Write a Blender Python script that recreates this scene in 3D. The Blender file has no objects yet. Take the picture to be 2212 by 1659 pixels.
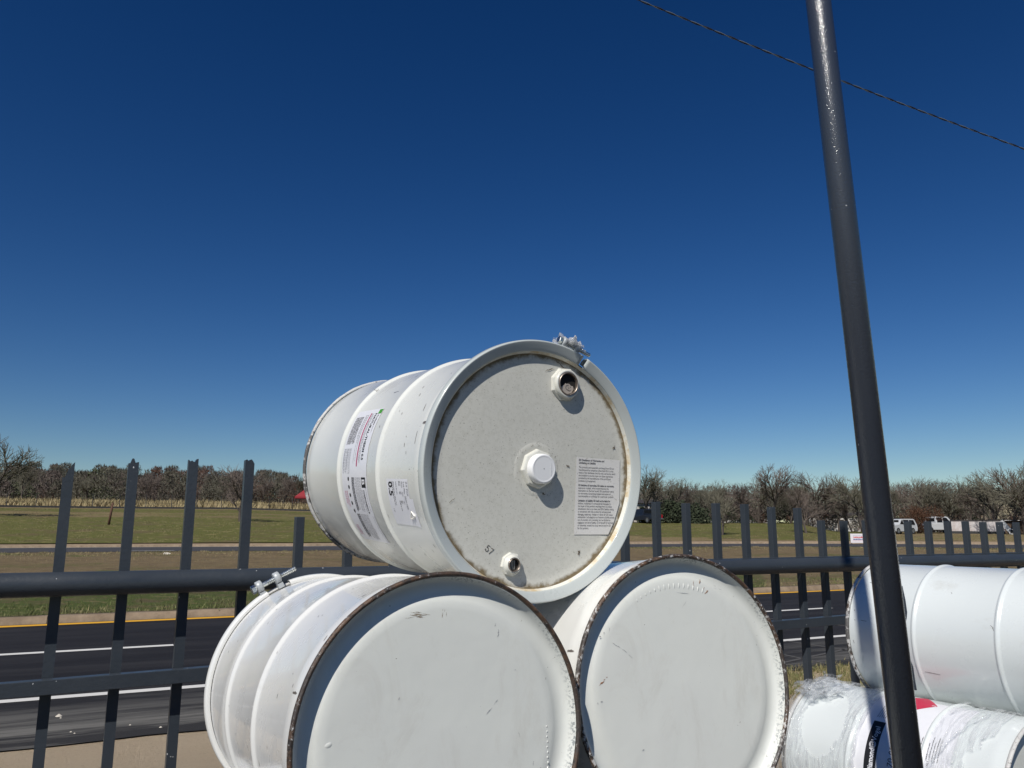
import bpy, math, random
from math import sin, cos, pi, radians, atan, atan2, tan, sqrt, hypot
from mathutils import Vector, Matrix, noise
S = bpy.context.scene
COL = S.collection
# ------------------------------------------------------------------ camera
F = 1700.0; PITCH = atan(320 / F); CH = 1.215
camd = bpy.data.cameras.new('camera'); cam = bpy.data.objects.new('camera', camd); COL.objects.link(cam)
camd.sensor_width = 36; camd.lens = F / 2212 * 36; camd.clip_start = .05; camd.clip_end = 9000
cam.location = (0, 0, CH); cam.rotation_euler = (pi / 2 + PITCH, 0, 0)
S.camera = cam
# ------------------------------------------------------------------ sky and sun
SUN_EL, SUN_AZ = radians(46), radians(23 + 180)      # azimuth of the sun, clockwise from +Y
W = bpy.data.worlds.new('World'); S.world = W; W.use_nodes = True
nt = W.node_tree; nt.nodes.clear()
sky = nt.nodes.new('ShaderNodeTexSky'); sky.sky_type = 'NISHITA'; sky.sun_disc = False
sky.sun_elevation = SUN_EL; sky.sun_rotation = SUN_AZ
sky.altitude = 300; sky.air_density = 1.0; sky.dust_density = 0.05; sky.ozone_density = 3.0
gm = nt.nodes.new('ShaderNodeGamma'); gm.inputs[1].default_value = 1.3
bg = nt.nodes.new('ShaderNodeBackground'); bg.inputs[1].default_value = 0.052
wo = nt.nodes.new('ShaderNodeOutputWorld')
hs = nt.nodes.new('ShaderNodeHueSaturation'); hs.inputs['Hue'].default_value = .508; hs.inputs['Saturation'].default_value = 1.21; hs.inputs['Value'].default_value = .58
nt.links.new(sky.outputs[0], gm.inputs[0]); nt.links.new(gm.outputs[0], hs.inputs['Color']); nt.links.new(hs.outputs[0], bg.inputs[0]); nt.links.new(bg.outputs[0], wo.inputs[0])
sd = bpy.data.lights.new('sun', 'SUN'); sd.energy = 3.9; sd.angle = radians(.53); sd.color = (1, .965, .9)
sun = bpy.data.objects.new('sun', sd); COL.objects.link(sun)
tosun = Vector((cos(SUN_EL) * sin(SUN_AZ), cos(SUN_EL) * cos(SUN_AZ), sin(SUN_EL)))
sun.rotation_euler = tosun.to_track_quat('Z', 'Y').to_euler()
S.view_settings.view_transform = 'Standard'; S.view_settings.look = 'None'
S.view_settings.exposure = 0.2; S.view_settings.gamma = 1

# ------------------------------------------------------------------ helpers
def ray(x, y):
    u, v = (x - 1106) / F, (830 - y) / F
    return Vector((u, cos(PITCH) - v * sin(PITCH), sin(PITCH) + v * cos(PITCH)))
def atz(x, y, z):                       # point where a sight line meets height z
    d = ray(x, y); return Vector((0, 0, CH)) + d * ((z - CH) / d.z)
def atY(x, y, Y):
    d = ray(x, y); return Vector((0, 0, CH)) + d * (Y / d.y)
def azof(x, y=1150):
    d = ray(x, y); return atan2(d.x, d.y)
class MB:
    def __init__(s): s.v = []; s.f = []; s.m = []; s.sm = []
    def add(s, vs, fs, m=0, smooth=False, M=None):
        o = len(s.v)
        s.v += [(M @ Vector(p))[:] if M else tuple(p) for p in vs]
        s.f += [tuple(i + o for i in f) for f in fs]; s.m += [m] * len(fs); s.sm += [smooth] * len(fs)
    def box(s, a, b, m=0, M=None):
        x0, y0, z0 = a; x1, y1, z1 = b
        vs = [(x0,y0,z0),(x1,y0,z0),(x1,y1,z0),(x0,y1,z0),(x0,y0,z1),(x1,y0,z1),(x1,y1,z1),(x0,y1,z1)]
        s.add(vs, [(3,2,1,0),(4,5,6,7),(0,1,5,4),(1,2,6,5),(2,3,7,6),(3,0,4,7)], m, False, M)
    def beam(s, p, q, w, h, m=0, up=(0,0,1)):       # box beam from p to q
        p, q = Vector(p), Vector(q); d = (q - p).normalized(); r = d.cross(Vector(up)).normalized(); u = r.cross(d)
        vs = [e + r * (i * w / 2) + u * (j * h / 2) for e in (p, q) for i, j in ((-1,-1),(1,-1),(1,1),(-1,1))]
        s.add(vs, [(0,1,2,3),(7,6,5,4),(0,4,5,1),(1,5,6,2),(2,6,7,3),(3,7,4,0)], m)
    def tube(s, pts, r, n=12, m=0, smooth=True, caps=True):
        pts = [Vector(p) for p in pts]; rs = r if isinstance(r, (list, tuple)) else [r] * len(pts)
        vs = []; ref = None
        for i, p in enumerate(pts):
            d = (pts[min(i + 1, len(pts) - 1)] - pts[max(i - 1, 0)]).normalized()
            if ref is None: ref = Vector((0,0,1)) if abs(d.z) < .9 else Vector((1,0,0))
            a = d.cross(ref).normalized(); b = d.cross(a); ref = -(a.cross(d)) if False else ref
            vs += [p + (a * cos(2*pi*k/n) + b * sin(2*pi*k/n)) * rs[i] for k in range(n)]
        fs = [(i*n+k, i*n+(k+1)%n, (i+1)*n+(k+1)%n, (i+1)*n+k) for i in range(len(pts)-1) for k in range(n)]
        s.add(vs, fs, m, smooth)
        if caps: s.add([vs[k] for k in range(n)], [tuple(range(n))], m); s.add([vs[-n+k] for k in range(n)], [tuple(reversed(range(n)))], m)
    def lathe(s, prof, n=128, m=0, smooth=True, M=None, a0=0, a1=2*pi):   # prof: (z, r) about Z
        full = abs(a1 - a0 - 2*pi) < 1e-6; k1 = n if full else n + 1
        vs = [(r*cos(a0+(a1-a0)*k/n), r*sin(a0+(a1-a0)*k/n), z) for z, r in prof for k in range(k1)]
        fs = []
        for i in range(len(prof) - 1):
            for k in range(n):
                k2 = (k + 1) % k1
                fs.append((i*k1+k, i*k1+k2, (i+1)*k1+k2, (i+1)*k1+k))
        s.add(vs, fs, m, smooth, M)
    def build(s, name, mats, parent=None, recalc=True, bevel=0):
        me = bpy.data.meshes.new(name); me.from_pydata(s.v, [], s.f)
        mats = mats if isinstance(mats, (list, tuple)) else [mats]
        for x in mats: me.materials.append(x)
        me.polygons.foreach_set('material_index', s.m); me.polygons.foreach_set('use_smooth', s.sm)
        me.update()
        if recalc:
            import bmesh
            b = bmesh.new(); b.from_mesh(me); bmesh.ops.remove_doubles(b, verts=b.verts, dist=1e-6)
            bmesh.ops.recalc_face_normals(b, faces=b.faces); b.to_mesh(me); b.free()
        o = bpy.data.objects.new(name, me); COL.objects.link(o)
        if parent: o.parent = parent
        if bevel:
            md = o.modifiers.new('bevel', 'BEVEL'); md.width = bevel; md.segments = 2; md.limit_method = 'ANGLE'
        return o
def merge_into(o, mb, mtl):
    import bmesh
    me = o.data; me.materials.append(mtl); k = len(me.materials) - 1; b = bmesh.new(); b.from_mesh(me)
    vs = [b.verts.new(v) for v in mb.v]
    for f in mb.f:
        try: fc = b.faces.new([vs[i] for i in f]); fc.material_index = k
        except ValueError: pass
    b.to_mesh(me); b.free()
def tag(o, label=None, cat=None, group=None, kind=None):
    for k, v in (('label', label), ('category', cat), ('group', group), ('kind', kind)):
        if v: o[k] = v
    return o
def empty(name, loc, M=None):
    o = bpy.data.objects.new(name, None); COL.objects.link(o); o.empty_display_size = .1
    if M is not None: o.matrix_world = M
    else: o.location = loc
    return o
def copy_tree(o, parent=None):
    c = o.copy(); COL.objects.link(c)
    if parent: c.parent = parent
    for ch in [x for x in bpy.data.objects if x.parent == o]: copy_tree(ch, c)
    return c
# ---- materials
def mat(name, base, rough=.5, metal=0, coat=0, spec=.5):
    m = bpy.data.materials.new(name); m.use_nodes = True; b = m.node_tree.nodes['Principled BSDF']
    b.inputs['Base Color'].default_value = (*base, 1); b.inputs['Roughness'].default_value = rough
    b.inputs['Metallic'].default_value = metal; b.inputs['Coat Weight'].default_value = coat
    b.inputs['Coat Roughness'].default_value = .08; b.inputs['Specular IOR Level'].default_value = spec
    return m
class NT:
    def __init__(s, m): s.m = m; s.t = m.node_tree; s.b = s.t.nodes['Principled BSDF']; s.col = None; s.co = None
    def n(s, t): return s.t.nodes.new('ShaderNode' + t)
    def l(s, a, b): s.t.links.new(a, b)
    def coords(s, scale=(1,1,1), rot=0):
        tc = s.n('TexCoord'); mp = s.n('Mapping'); mp.inputs['Scale'].default_value = scale; mp.inputs['Rotation'].default_value = (0,0,rot)
        s.l(tc.outputs['Object'], mp.inputs[0]); return mp.outputs[0]
    def noise(s, scale, detail=4, rough=.55, co=None, dist=0):
        x = s.n('TexNoise'); x.inputs['Scale'].default_value = scale; x.inputs['Detail'].default_value = detail
        x.inputs['Roughness'].default_value = rough; x.inputs['Distortion'].default_value = dist
        s.l(co if co is not None else s.coords(), x.inputs['Vector']); return x.outputs['Fac']
    def ramp(s, fac, stops):
        r = s.n('ValToRGB'); e = r.color_ramp.elements
        for i, (p, c) in enumerate(stops):
            el = e[i] if i < 2 else e.new(p)
            el.position = p; el.color = (*c, 1) if isinstance(c, tuple) else (c, c, c, 1)
        s.l(fac, r.inputs[0]); return r.outputs[0]
    def mix(s, fac, a, b, mode='MIX'):
        x = s.n('Mix'); x.data_type = 'RGBA'; x.blend_type = mode
        for sock, v in ((x.inputs[0], fac), (x.inputs[6], a), (x.inputs[7], b)):
            if isinstance(v, tuple): sock.default_value = (*v, 1)
            elif isinstance(v, (int, float)): sock.default_value = v
            else: s.l(v, sock)
        return x.outputs[2]
    def math(s, op, a, b=0):
        x = s.n('Math'); x.operation = op
        for i, v in enumerate((a, b)):
            if isinstance(v, (int, float)): x.inputs[i].default_value = v
            else: s.l(v, x.inputs[i])
        return x.outputs[0]
    def xyz(s):
        tc = s.n('TexCoord'); sp = s.n('SeparateXYZ'); s.l(tc.outputs['Object'], sp.inputs[0]); return sp.outputs
    def radius(s):
        o = s.xyz(); return s.math('SQRT', s.math('ADD', s.math('MULTIPLY', o[0], o[0]), s.math('MULTIPLY', o[1], o[1])))
    def base(s, c): s.l(c, s.b.inputs['Base Color'])
    def roughness(s, c): s.l(c, s.b.inputs['Roughness'])
    def bump(s, h, strength=.2, dist=.01):
        x = s.n('Bump'); x.inputs['Strength'].default_value = strength; x.inputs['Distance'].default_value = dist
        s.l(h, x.inputs['Height']); s.l(x.outputs[0], s.b.inputs['Normal'])

def drum_paint(name, base, marks=.70, dents=.06):
    m = mat(name, base, .24, 0, .55); q = NT(m)
    co = q.coords((1, 1, .6))
    big = q.noise(2.2, 5, .6, co)
    c = q.mix(big, tuple(x * .93 for x in base), tuple(min(.9, x * 1.05) for x in base))
    grime = q.ramp(q.noise(9, 8, .68, co), [(.60, 0.0), (.78, .28)])
    c = q.mix(grime, c, (.36, .33, .27))
    sp = q.ramp(q.noise(34, 5, .6, q.coords((1, 1, .28))), [(marks, 0.0), (marks + .025, .9)])
    c = q.mix(sp, c, (.07, .05, .035))
    q.base(c)
    q.roughness(q.ramp(q.noise(5, 5, .6), [(.3, .2), (.75, .42)]))
    q.bump(q.noise(3.2, 3, .5, q.coords((1, 1, .7))), dents, .03)
    return m
def speckle_paint(name, base):
    m = mat(name, base, .62, 0, 0, .3); q = NT(m)
    c = q.mix(q.noise(4, 4, .6), tuple(x * .96 for x in base), tuple(x * 1.04 for x in base))
    c = q.mix(q.ramp(q.noise(110, 3, .7), [(.46, 0.0), (.75, .28)]), c, (.34, .33, .26))
    c = q.mix(q.ramp(q.noise(330, 2, .5), [(.66, 0.0), (.73, .7)]), c, (.10, .085, .055))
    r = q.radius()
    edge = q.math('ADD', r, q.math('MULTIPLY', q.math('SUBTRACT', q.noise(28, 6, .7), .5), .035))
    c = q.mix(q.ramp(edge, [(.2565, 0.0), (.2650, .92)]), c, q.mix(q.noise(60, 5, .8), (.020, .014, .007), (.26, .18, .07)))
    q.base(c); q.bump(q.noise(160, 3, .6), .12, .002)
    return m
def lid_paint(name, base):
    m = mat(name, base, .42, 0, .15, .4); q = NT(m)
    c = q.mix(q.noise(3, 6, .62), tuple(x * .93 for x in base), tuple(x * 1.04 for x in base))
    c = q.mix(q.ramp(q.noise(5, 9, .78, q.coords((1.8, .8, 1)), .9), [(.52, 0.0), (.74, .30)]), c, (.40, .36, .30)); c = q.mix(q.ramp(q.noise(2.4, 3, .6), [(.46, 0.0), (.70, .16)]), c, (.46, .44, .44))
    c = q.mix(q.ramp(q.noise(70, 4, .6), [(.745, 0.0), (.76, .9)]), c, (.12, .09, .07))
    # worn speckle on the outer chime wall
    r = q.radius()
    band = q.ramp(r, [(.2755, 0.0), (.281, 1.0)])
    sp = q.ramp(q.noise(170, 3, .6), [(.50, 0.0), (.58, .75)])
    sel = q.ramp(q.noise(5, 2, .5), [(.45, 0.0), (.6, 1.0)])
    c = q.mix(q.math('MULTIPLY', q.math('MULTIPLY', band, sp), sel), c, (.16, .18, .19))
    q.base(c); q.bump(q.noise(4.5, 4, .55), .16, .02)
    return m
def rust_rim(name, white=.5, scale=38):
    m = mat(name, (.2, .12, .07), .5, 0, 0, .6); q = NT(m)
    n0 = q.noise(scale, 7, .78, q.coords((1, 1, 2.2))); nb = q.noise(7, 3, .6); n1 = q.math('ADD', q.math('MULTIPLY', n0, .68), q.math('MULTIPLY', nb, .32)); n2 = q.noise(6, 3, .6); n3 = q.noise(80, 3, .6)
    c = q.mix(q.ramp(n3, [(.38, 0.0), (.62, 1.0)]), (.022, .016, .013), (.115, .062, .034))
    c = q.mix(q.ramp(n1, [(white, 0.0), (white + .025, 1.0)]), c, q.mix(n3, (.42, .41, .40), (.66, .65, .62)))
    c = q.mix(q.ramp(q.math('ADD', q.math('MULTIPLY', n2, .6), q.math('MULTIPLY', n3, .4)), [(.52, 0.0), (.57, .85)]), c, (.035, .030, .028))
    q.base(c); q.bump(n1, .6, .004)
    q.roughness(q.ramp(n1, [(.4, .65), (.6, .28)]))
    return m
P_A = drum_paint('aged white drum paint', (.70, .705, .66)); P_B = drum_paint('glossy white drum paint', (.69, .685, .66), .735)
P_C = drum_paint('chalky white drum paint', (.74, .735, .70), .72); P_D = drum_paint('clean white drum paint', (.655, .69, .685), .75, .05)
P_RING = drum_paint('grey white ring paint', (.50, .53, .51), .73); LID_A = speckle_paint('speckled cream lid paint', (.61, .60, .54))
LID_B = lid_paint('smooth white lid paint', (.68, .69, .645)); RIM_W = rust_rim('rusty chipped white rim', .515, 95); RIM_D = rust_rim('dark rusty worn rim', .555, 130)
RIM_P = rust_rim('mostly white rim with brown rust', .40, 110); PLASTIC = mat('white plastic cap', (.80, .80, .80), .38); NUTP = drum_paint('cream flange paint', (.68, .67, .60), .68)
STEEL = mat('zinc plated steel', (.62, .64, .62), .24, 1); q = NT(STEEL); q.roughness(q.ramp(q.noise(90, 3), [(.3, .15), (.7, .4)]))
LUG = mat('grey painted lug', (.42, .44, .45), .4, .1, .1); q = NT(LUG); q.base(q.mix(q.noise(60, 5, .7), (.34, .36, .37), (.52, .54, .55)))
BUNGIN = mat('tarnished bung metal', (.30, .25, .20), .4, .8); q = NT(BUNGIN); q.base(q.mix(q.noise(90, 5, .7), (.12, .08, .05), (.55, .48, .42)))
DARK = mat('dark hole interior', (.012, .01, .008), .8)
INK = mat('black ink', (.012, .012, .014), .5); REDINK = mat('red ink', (.50, .015, .06), .45); GREYINK = mat('grey fine print ink', (.10, .10, .11), .6)
MAGENTA = mat('magenta bar ink', (.42, .01, .10), .45); GREENINK = mat('green logo ink', (.06, .28, .03), .5); PAPER = mat('white label paper', (.74, .74, .77), .35, 0, .2)
q = NT(PAPER); q.base(q.mix(q.noise(30, 5, .6), (.68, .68, .72), (.78, .78, .80))); q.bump(q.noise(14, 4, .6), .12, .004)
OLDPAPER = mat('weathered label paper', (.56, .54, .49), .6); q = NT(OLDPAPER)
q.base(q.mix(q.ramp(q.noise(120, 4, .7), [(.60, 0.0), (.72, .7)]), q.mix(q.noise(30, 4), (.66, .64, .60), (.76, .74, .71)), (.22, .17, .12)))
RUST = mat('orange rust', (.30, .13, .05), .8); SMUDGE = mat('grey scuff', (.33, .33, .34), .6); BROWN = mat('brown scuff', (.30, .24, .17), .7)

def text_mesh(s, size, bold=False):
    c = bpy.data.curves.new('txt', 'FONT'); c.body = s; c.size = size; c.resolution_u = 2
    if bold: c.offset = size * .028
    o = bpy.data.objects.new('txt', c); COL.objects.link(o)
    dg = bpy.context.evaluated_depsgraph_get(); me = o.evaluated_get(dg).to_mesh()
    vs = [v.co.copy() for v in me.vertices]; fs = [tuple(p.vertices) for p in me.polygons]
    o.evaluated_get(dg).to_mesh_clear(); bpy.data.objects.remove(o); bpy.data.curves.remove(c)
    return vs, fs
def put_text(mb, s, size, fn, x, y, m=0, bold=False, sx=1, width=None):
    vs, fs = text_mesh(s, size, bold)
    if width and vs:
        w = max(v.x for v in vs); sx = width / w
    mb.add([fn(x + v.x * sx, y + v.y) for v in vs], fs, m)

# ------------------------------------------------------------------ drums
L_D = .865
def dframe(c, yaw, el=0):
    y, e = radians(yaw), radians(el)
    a = Vector((sin(y)*cos(e), cos(y)*cos(e), sin(e))); r = Vector((cos(y), -sin(y), 0)); u = (-a).cross(r)
    M = Matrix((r, u, -a)).transposed().to_4x4(); M.translation = Vector(c) + Vector((0, 0, CH)); return M
def bead(z, h=.0066, w=.0135, R=.2865):
    return [(z + w, R), (z + w * .72, R + h * .12), (z + w * .45, R + h * .62), (z + w * .2, R + h * .95), (z, R + h), (z - w * .2, R + h * .95), (z - w * .45, R + h * .62), (z - w * .72, R + h * .12), (z - w, R)]
def body_prof(z1=-.285, z2=-.58, z0=-.008, end=-L_D + .008):
    return ([(z0, .2845), (z0 - .012, .2850), (z0 - .03, .2865), (z0 - .045, .2885), (z0 - .058, .2868)] + bead(z1) + bead(z2) +
            [(end + .058, .2868), (end + .045, .2885), (end + .03, .2865), (end + .012, .2850), (end, .2845)])
def rim_ring(z, R=.289, t=.0062, rough=0, seed=0, n=192):
    mb = MB(); rnd = random.Random(seed)
    k = 10; vs = []
    for i in range(n):
        a = 2*pi*i/n; j = 1 + rough * (noise.noise(Vector((cos(a)*9+seed, sin(a)*9, 0))) + .6*noise.noise(Vector((cos(a)*40, sin(a)*40+seed, 3))))
        for b in range(k):
            th = 2*pi*b/k; r = R + t * j * cos(th) * .9; vs.append((r*cos(a), r*sin(a), z + t * 1.25 * sin(th)))
    fs = [(i*k+b, i*k+(b+1)%k, ((i+1)%n)*k+(b+1)%k, ((i+1)%n)*k+b) for i in range(n) for b in range(k)]
    mb.add(vs, fs, 0, True); return mb
def plain_lid(bumps=()):
    mb = MB()
    mb.lathe([(-.019, .0001), (-.0192, .08), (-.019, .16), (-.0185, .222), (-.019, .236), (-.0215, .243), (-.0245, .250), (-.0255, .262), (-.0235, .271), (-.017, .2775), (-.004, .2840)], 160)
    for (x, y, a, l, w, h) in bumps:          # pressed ridges
        n = 10
        vs = [(0, 0, h)] + [(cos(2*pi*k/n)*.55, sin(2*pi*k/n)*.55, h*.75) for k in range(n)] + [(cos(2*pi*k/n), sin(2*pi*k/n), -.0006) for k in range(n)]
        fs = [(0, 1+k, 1+(k+1)%n) for k in range(n)] + [(1+k, 1+n+k, 1+n+(k+1)%n, 1+(k+1)%n) for k in range(n)]
        ca, sa = cos(a), sin(a)
        mb.add([(x + p[0]*l*ca - p[1]*w*sa, y + p[0]*l*sa + p[1]*w*ca, -.0187 + p[2]) for p in vs], fs, 0, True)
    return mb
def rear_lid(): 
    mb = MB(); mb.lathe([(-L_D + .02, .0001), (-L_D + .02, .262), (-L_D + .006, .283)], 96); return mb
def mark(mb, x, y, ln, w, a, z=-.0186, m=0, seed=0):   # irregular flat scratch
    rnd = random.Random(seed + int(x*1e4) + int(y*1e4)); n = 8; top = []; bot = []
    for i in range(n + 1):
        t = i / n; ww = w * (.25 + rnd.random()) * sin(pi * (.06 + .88 * t)); off = w * rnd.uniform(-.5, .5)
        px, py = (t - .5) * ln, off; top.append((px, py + ww/2)); bot.append((px, py - ww/2))
    pts = top + bot[::-1]
    mb.add([(x + p[0]*cos(a) - p[1]*sin(a), y + p[0]*sin(a) + p[1]*cos(a), z) for p in pts],
           [(i, i+1, 2*n-i, 2*n+1-i) for i in range(n)], m)
def cylf(phi0, z0, dphi_per, sgn_z, R=.2875):   # map text plane on the shell: x -> phi (degrees per metre), y -> z
    return lambda x, y: (R*cos(radians(phi0) + dphi_per*x/.2865), R*sin(radians(phi0) + dphi_per*x/.2865), z0 + sgn_z*y)
def patch(mb, fn, x0, x1, y0, y1, m=0, nx=24, ny=4, wob=0):
    vs = []
    for i in range(nx + 1):
        for j in range(ny + 1):
            x = x0 + (x1-x0)*i/nx; y = y0 + (y1-y0)*j/ny
            if wob and (j == 0 or j == ny): y += wob * noise.noise(Vector((x*60, y*9, 1)))
            vs.append(fn(x, y))
    mb.add(vs, [(i*(ny+1)+j, (i+1)*(ny+1)+j, (i+1)*(ny+1)+j+1, i*(ny+1)+j+1) for i in range(nx) for j in range(ny)], m, True)
def fineprint(mb, fn, x0, x1, ys, h, m, rnd, gap=.25, ragged=.3):   # rows of illegible print: broken hairlines
    for y in ys:
        x = x0; xe = x1 - (x1 - x0) * ragged * rnd.random() ** 2
        while x < xe:
            w = rnd.uniform(.002, .007)
            patch(mb, fn, x, min(x + w, xe), y, y + h * rnd.uniform(.7, 1.1), m, 1, 1); x += w + rnd.uniform(.0006, .0016) * (1 + gap)

def bolt_closure(parent, phi, z, R, with_bolt=True, scale=1.0):
    """two grey lugs on a ring joined by a bolt that runs along the tangent"""
    cl = empty('ring_closure', (0, 0, 0)); cl.parent = parent
    c = Vector((cos(phi), sin(phi), 0)); t = Vector((sin(phi), -cos(phi), 0)); ax = Vector((0, 0, 1))
    o = c * (R + .017 * scale) + ax * z
    for k in (-.034, .012):
        m = MB(); p = o + t * k * scale
        m.tube([p - t*.0075*scale, p - t*.0058*scale, p + t*.0058*scale, p + t*.0075*scale], [.0125*scale, .0148*scale, .0148*scale, .0125*scale], 20)
        m.beam(p - c*.020*scale - t*.007*scale, p - c*.020*scale + t*.007*scale, .022*scale, .012*scale, 0, c)
        m.build('lug', LUG, cl)
    if with_bolt:
        m = MB(); p0 = o - t*.043*scale; p1 = o + t*.062*scale
        n = 46; pts = []; rs = []
        for i in range(n + 1):
            f = i / n; pts.append(p0 + (p1 - p0) * f); rs.append((.0062 if (i % 2 or f < .28) else .0052) * scale)
        m.tube(pts, rs, 14, 0, False)
        h0 = p0 - t*.001*scale
        m.tube([h0 - t*.010*scale, h0 - t*.009*scale, h0], [.0095*scale, .011*scale, .011*scale], 6, 0, False)
        m.build('bolt', STEEL, cl)
    return cl
def crumple(name, centre, size, mtl, parent=None, seed=0, M=None, n=26):
    """a wad of creased film"""
    mb = MB(); rnd = random.Random(seed)
    for sheet in range(2):
        g = []; ph = rnd.random() * 9
        for i in range(n):
            for j in range(n):
                u, v = i/(n-1) - .5, j/(n-1) - .5
                p = Vector((u*3.1 + ph, v*3.1, sheet * 2.7))
                d = noise.noise_vector(p * 1.3) * .42 + noise.noise_vector(p * 4.1) * .17
                fall = 1 - .4 * (u*u + v*v) * 4
                q = Vector((u * 1.1 + d.x * .8, v * 1.0 + d.y * .8, (.18 + abs(d.z) * 1.2 - .2 * sheet / 4) * fall))
                g.append(Vector(centre) + Vector((q.x*size[0], q.y*size[1], q.z*size[2])))
        mb.add(g, [(i*n+j, (i+1)*n+j, (i+1)*n+j+1, i*n+j+1) for i in range(n-1) for j in range(n-1)
                   if hypot(i/(n-1)-.5, j/(n-1)-.5) < .44 + .1*noise.noise(Vector((i*.4, j*.4, sheet+ph)))], 0, True, M)
    return mb.build(name, mtl, parent, recalc=False)
# clear stretch film
FILM = bpy.data.materials.new('clear stretch film'); FILM.use_nodes = True; ft = FILM.node_tree; ft.nodes.clear()
def film_nodes(t, lo, hi, streak=(7, 7, 1.6), sc=6.0, bump=.9):
    N = lambda k: t.nodes.new('ShaderNode' + k); tc = N('TexCoord'); mp = N('Mapping'); mp.inputs['Scale'].default_value = streak
    mp.inputs['Rotation'].default_value = (0, 0, .5)
    t.links.new(tc.outputs['Object'], mp.inputs[0])
    nz = N('TexNoise'); nz.inputs['Scale'].default_value = sc; nz.inputs['Detail'].default_value = 7; nz.inputs['Roughness'].default_value = .62; nz.inputs['Distortion'].default_value = .6
    t.links.new(mp.outputs[0], nz.inputs['Vector'])
    rp = N('ValToRGB'); rp.color_ramp.elements[0].position = .42; rp.color_ramp.elements[1].position = .72
    rp.color_ramp.elements[0].color = (lo, lo, lo, 1); rp.color_ramp.elements[1].color = (hi, hi, hi, 1); t.links.new(nz.outputs['Fac'], rp.inputs[0])
    bp = N('Bump'); bp.inputs['Strength'].default_value = bump; bp.inputs['Distance'].default_value = .012; t.links.new(nz.outputs['Fac'], bp.inputs['Height'])
    pr = N('BsdfPrincipled'); pr.inputs['Base Color'].default_value = (.84, .85, .86, 1); pr.inputs['Roughness'].default_value = .09
    pr.inputs['Specular IOR Level'].default_value = .9; pr.inputs['Coat Weight'].default_value = .6; tl = N('BsdfTranslucent'); tl.inputs[0].default_value = (.95, .96, .97, 1); m2 = N('MixShader'); m2.inputs[0].default_value = .38; t.links.new(pr.outputs[0], m2.inputs[1]); t.links.new(tl.outputs[0], m2.inputs[2]); t.links.new(bp.outputs[0], pr.inputs['Normal']); t.links.new(bp.outputs[0], pr.inputs['Coat Normal'])
    tr = N('BsdfTransparent'); tr.inputs[0].default_value = (.96, .965, .97, 1); mx = N('MixShader'); out = N('OutputMaterial')
    t.links.new(rp.outputs[0], mx.inputs[0]); t.links.new(tr.outputs[0], mx.inputs[1]); t.links.new(m2.outputs[0], mx.inputs[2]); t.links.new(mx.outputs[0], out.inputs[0])
film_nodes(ft, .02, .72, (2.0, 2.0, 12), 5.0, 1.0)
WAD = bpy.data.materials.new('crumpled clear film'); WAD.use_nodes = True; WAD.node_tree.nodes.clear(); film_nodes(WAD.node_tree, .06, .60, (3, 3, 3), 11, .6)
WAD2 = bpy.data.materials.new('greyish crumpled film'); WAD2.use_nodes = True; WAD2.node_tree.nodes.clear(); film_nodes(WAD2.node_tree, .30, .75, (3, 3, 3), 7, .35)

# --- drum A, on top
MA = dframe((.067, 1.826, .143), -31.8, 3.6)
A = tag(empty('steel_drum', None, MA), 'weathered white steel drum with paper labels and cream lid, on top of two others', 'drum', 'white steel drums stacked by the fence')
m = MB(); m.lathe(body_prof(-.285, -.562, -.02), 192); bodyA = m.build('body', P_A, A)
m = MB(); m.lathe([(-.0235, .0001), (-.0234, .048), (-.0230, .0495), (-.0230, .060), (-.0235, .0615), (-.0235, .0618), (-.0232, .14), (-.0235, .240), (-.0245, .2625), (-.0215, .2685)], 160)
lidA = m.build('lid', LID_A, A)
m = MB(); m.lathe([(-.0225, .2700), (-.016, .2730), (-.0110, .2750), (-.0085, .2765)], 160); m.build('chime', mat('stained cream chime paint', (.66, .62, .50), .45), A)
ch = bpy.data.materials['stained cream chime paint']; q = NT(ch)
q.base(q.mix(q.ramp(q.noise(24, 6, .7), [(.45, 0.0), (.62, .8)]), (.70, .69, .62), (.50, .36, .17)))
# clamp ring: open C with a gap at the bolt
gap = radians(66)
m = MB(); m.lathe([(-.0085, .2765), (-.0072, .2775), (-.0064, .2785), (-.0040, .2845), (-.0010, .2915), (.0013, .2978), (.0017, .2990), (.0017, .3000), (.0010, .3012), (-.0004, .3022), (-.0040, .3033), (-.0150, .3040), (-.0210, .3022), (-.0250, .2975), (-.0262, .2900)], 200, 0, True, None, gap + radians(1.6), gap - radians(1.2) + 2*pi)
rg = m.build('clamp_ring', P_RING, A)
md = rg.modifiers.new('s', 'SOLIDIFY'); md.thickness = .0025; md.offset = -1
bolt_closure(A, radians(73), -.012, .300, True, .85)
rim_ring(-L_D, .2885, .0058, .15, 4).build('rim', RIM_P, A); rear_lid().build('rear_lid', P_A, A)
def octagon(mb, x, y, r, z0, z1, rot=.3, m=0, n=8, ch=.004):
    for za, zb, ra, rb in ((z0, z1 - ch*.5, r * 1.04, r), (z1 - ch*.5, z1, r, r - ch)):
        mb.add([(x + ra*cos(2*pi*k/n+rot), y + ra*sin(2*pi*k/n+rot), za) for k in range(n)] + [(x + rb*cos(2*pi*k/n+rot), y + rb*sin(2*pi*k/n+rot), zb) for k in range(n)],
               [(k, (k+1)%n, n+(k+1)%n, n+k) for k in range(n)], m)
    mb.add([(x + (r-ch)*cos(2*pi*k/n+rot), y + (r-ch)*sin(2*pi*k/n+rot), z1) for k in range(n)], [tuple(range(n))], m)
T = Matrix.Translation
b = MB(); octagon(b, 0, 0, .0455, -.0232, -.0135, .1); b1 = b.build('bung', NUTP, A, bevel=.0012)
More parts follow.
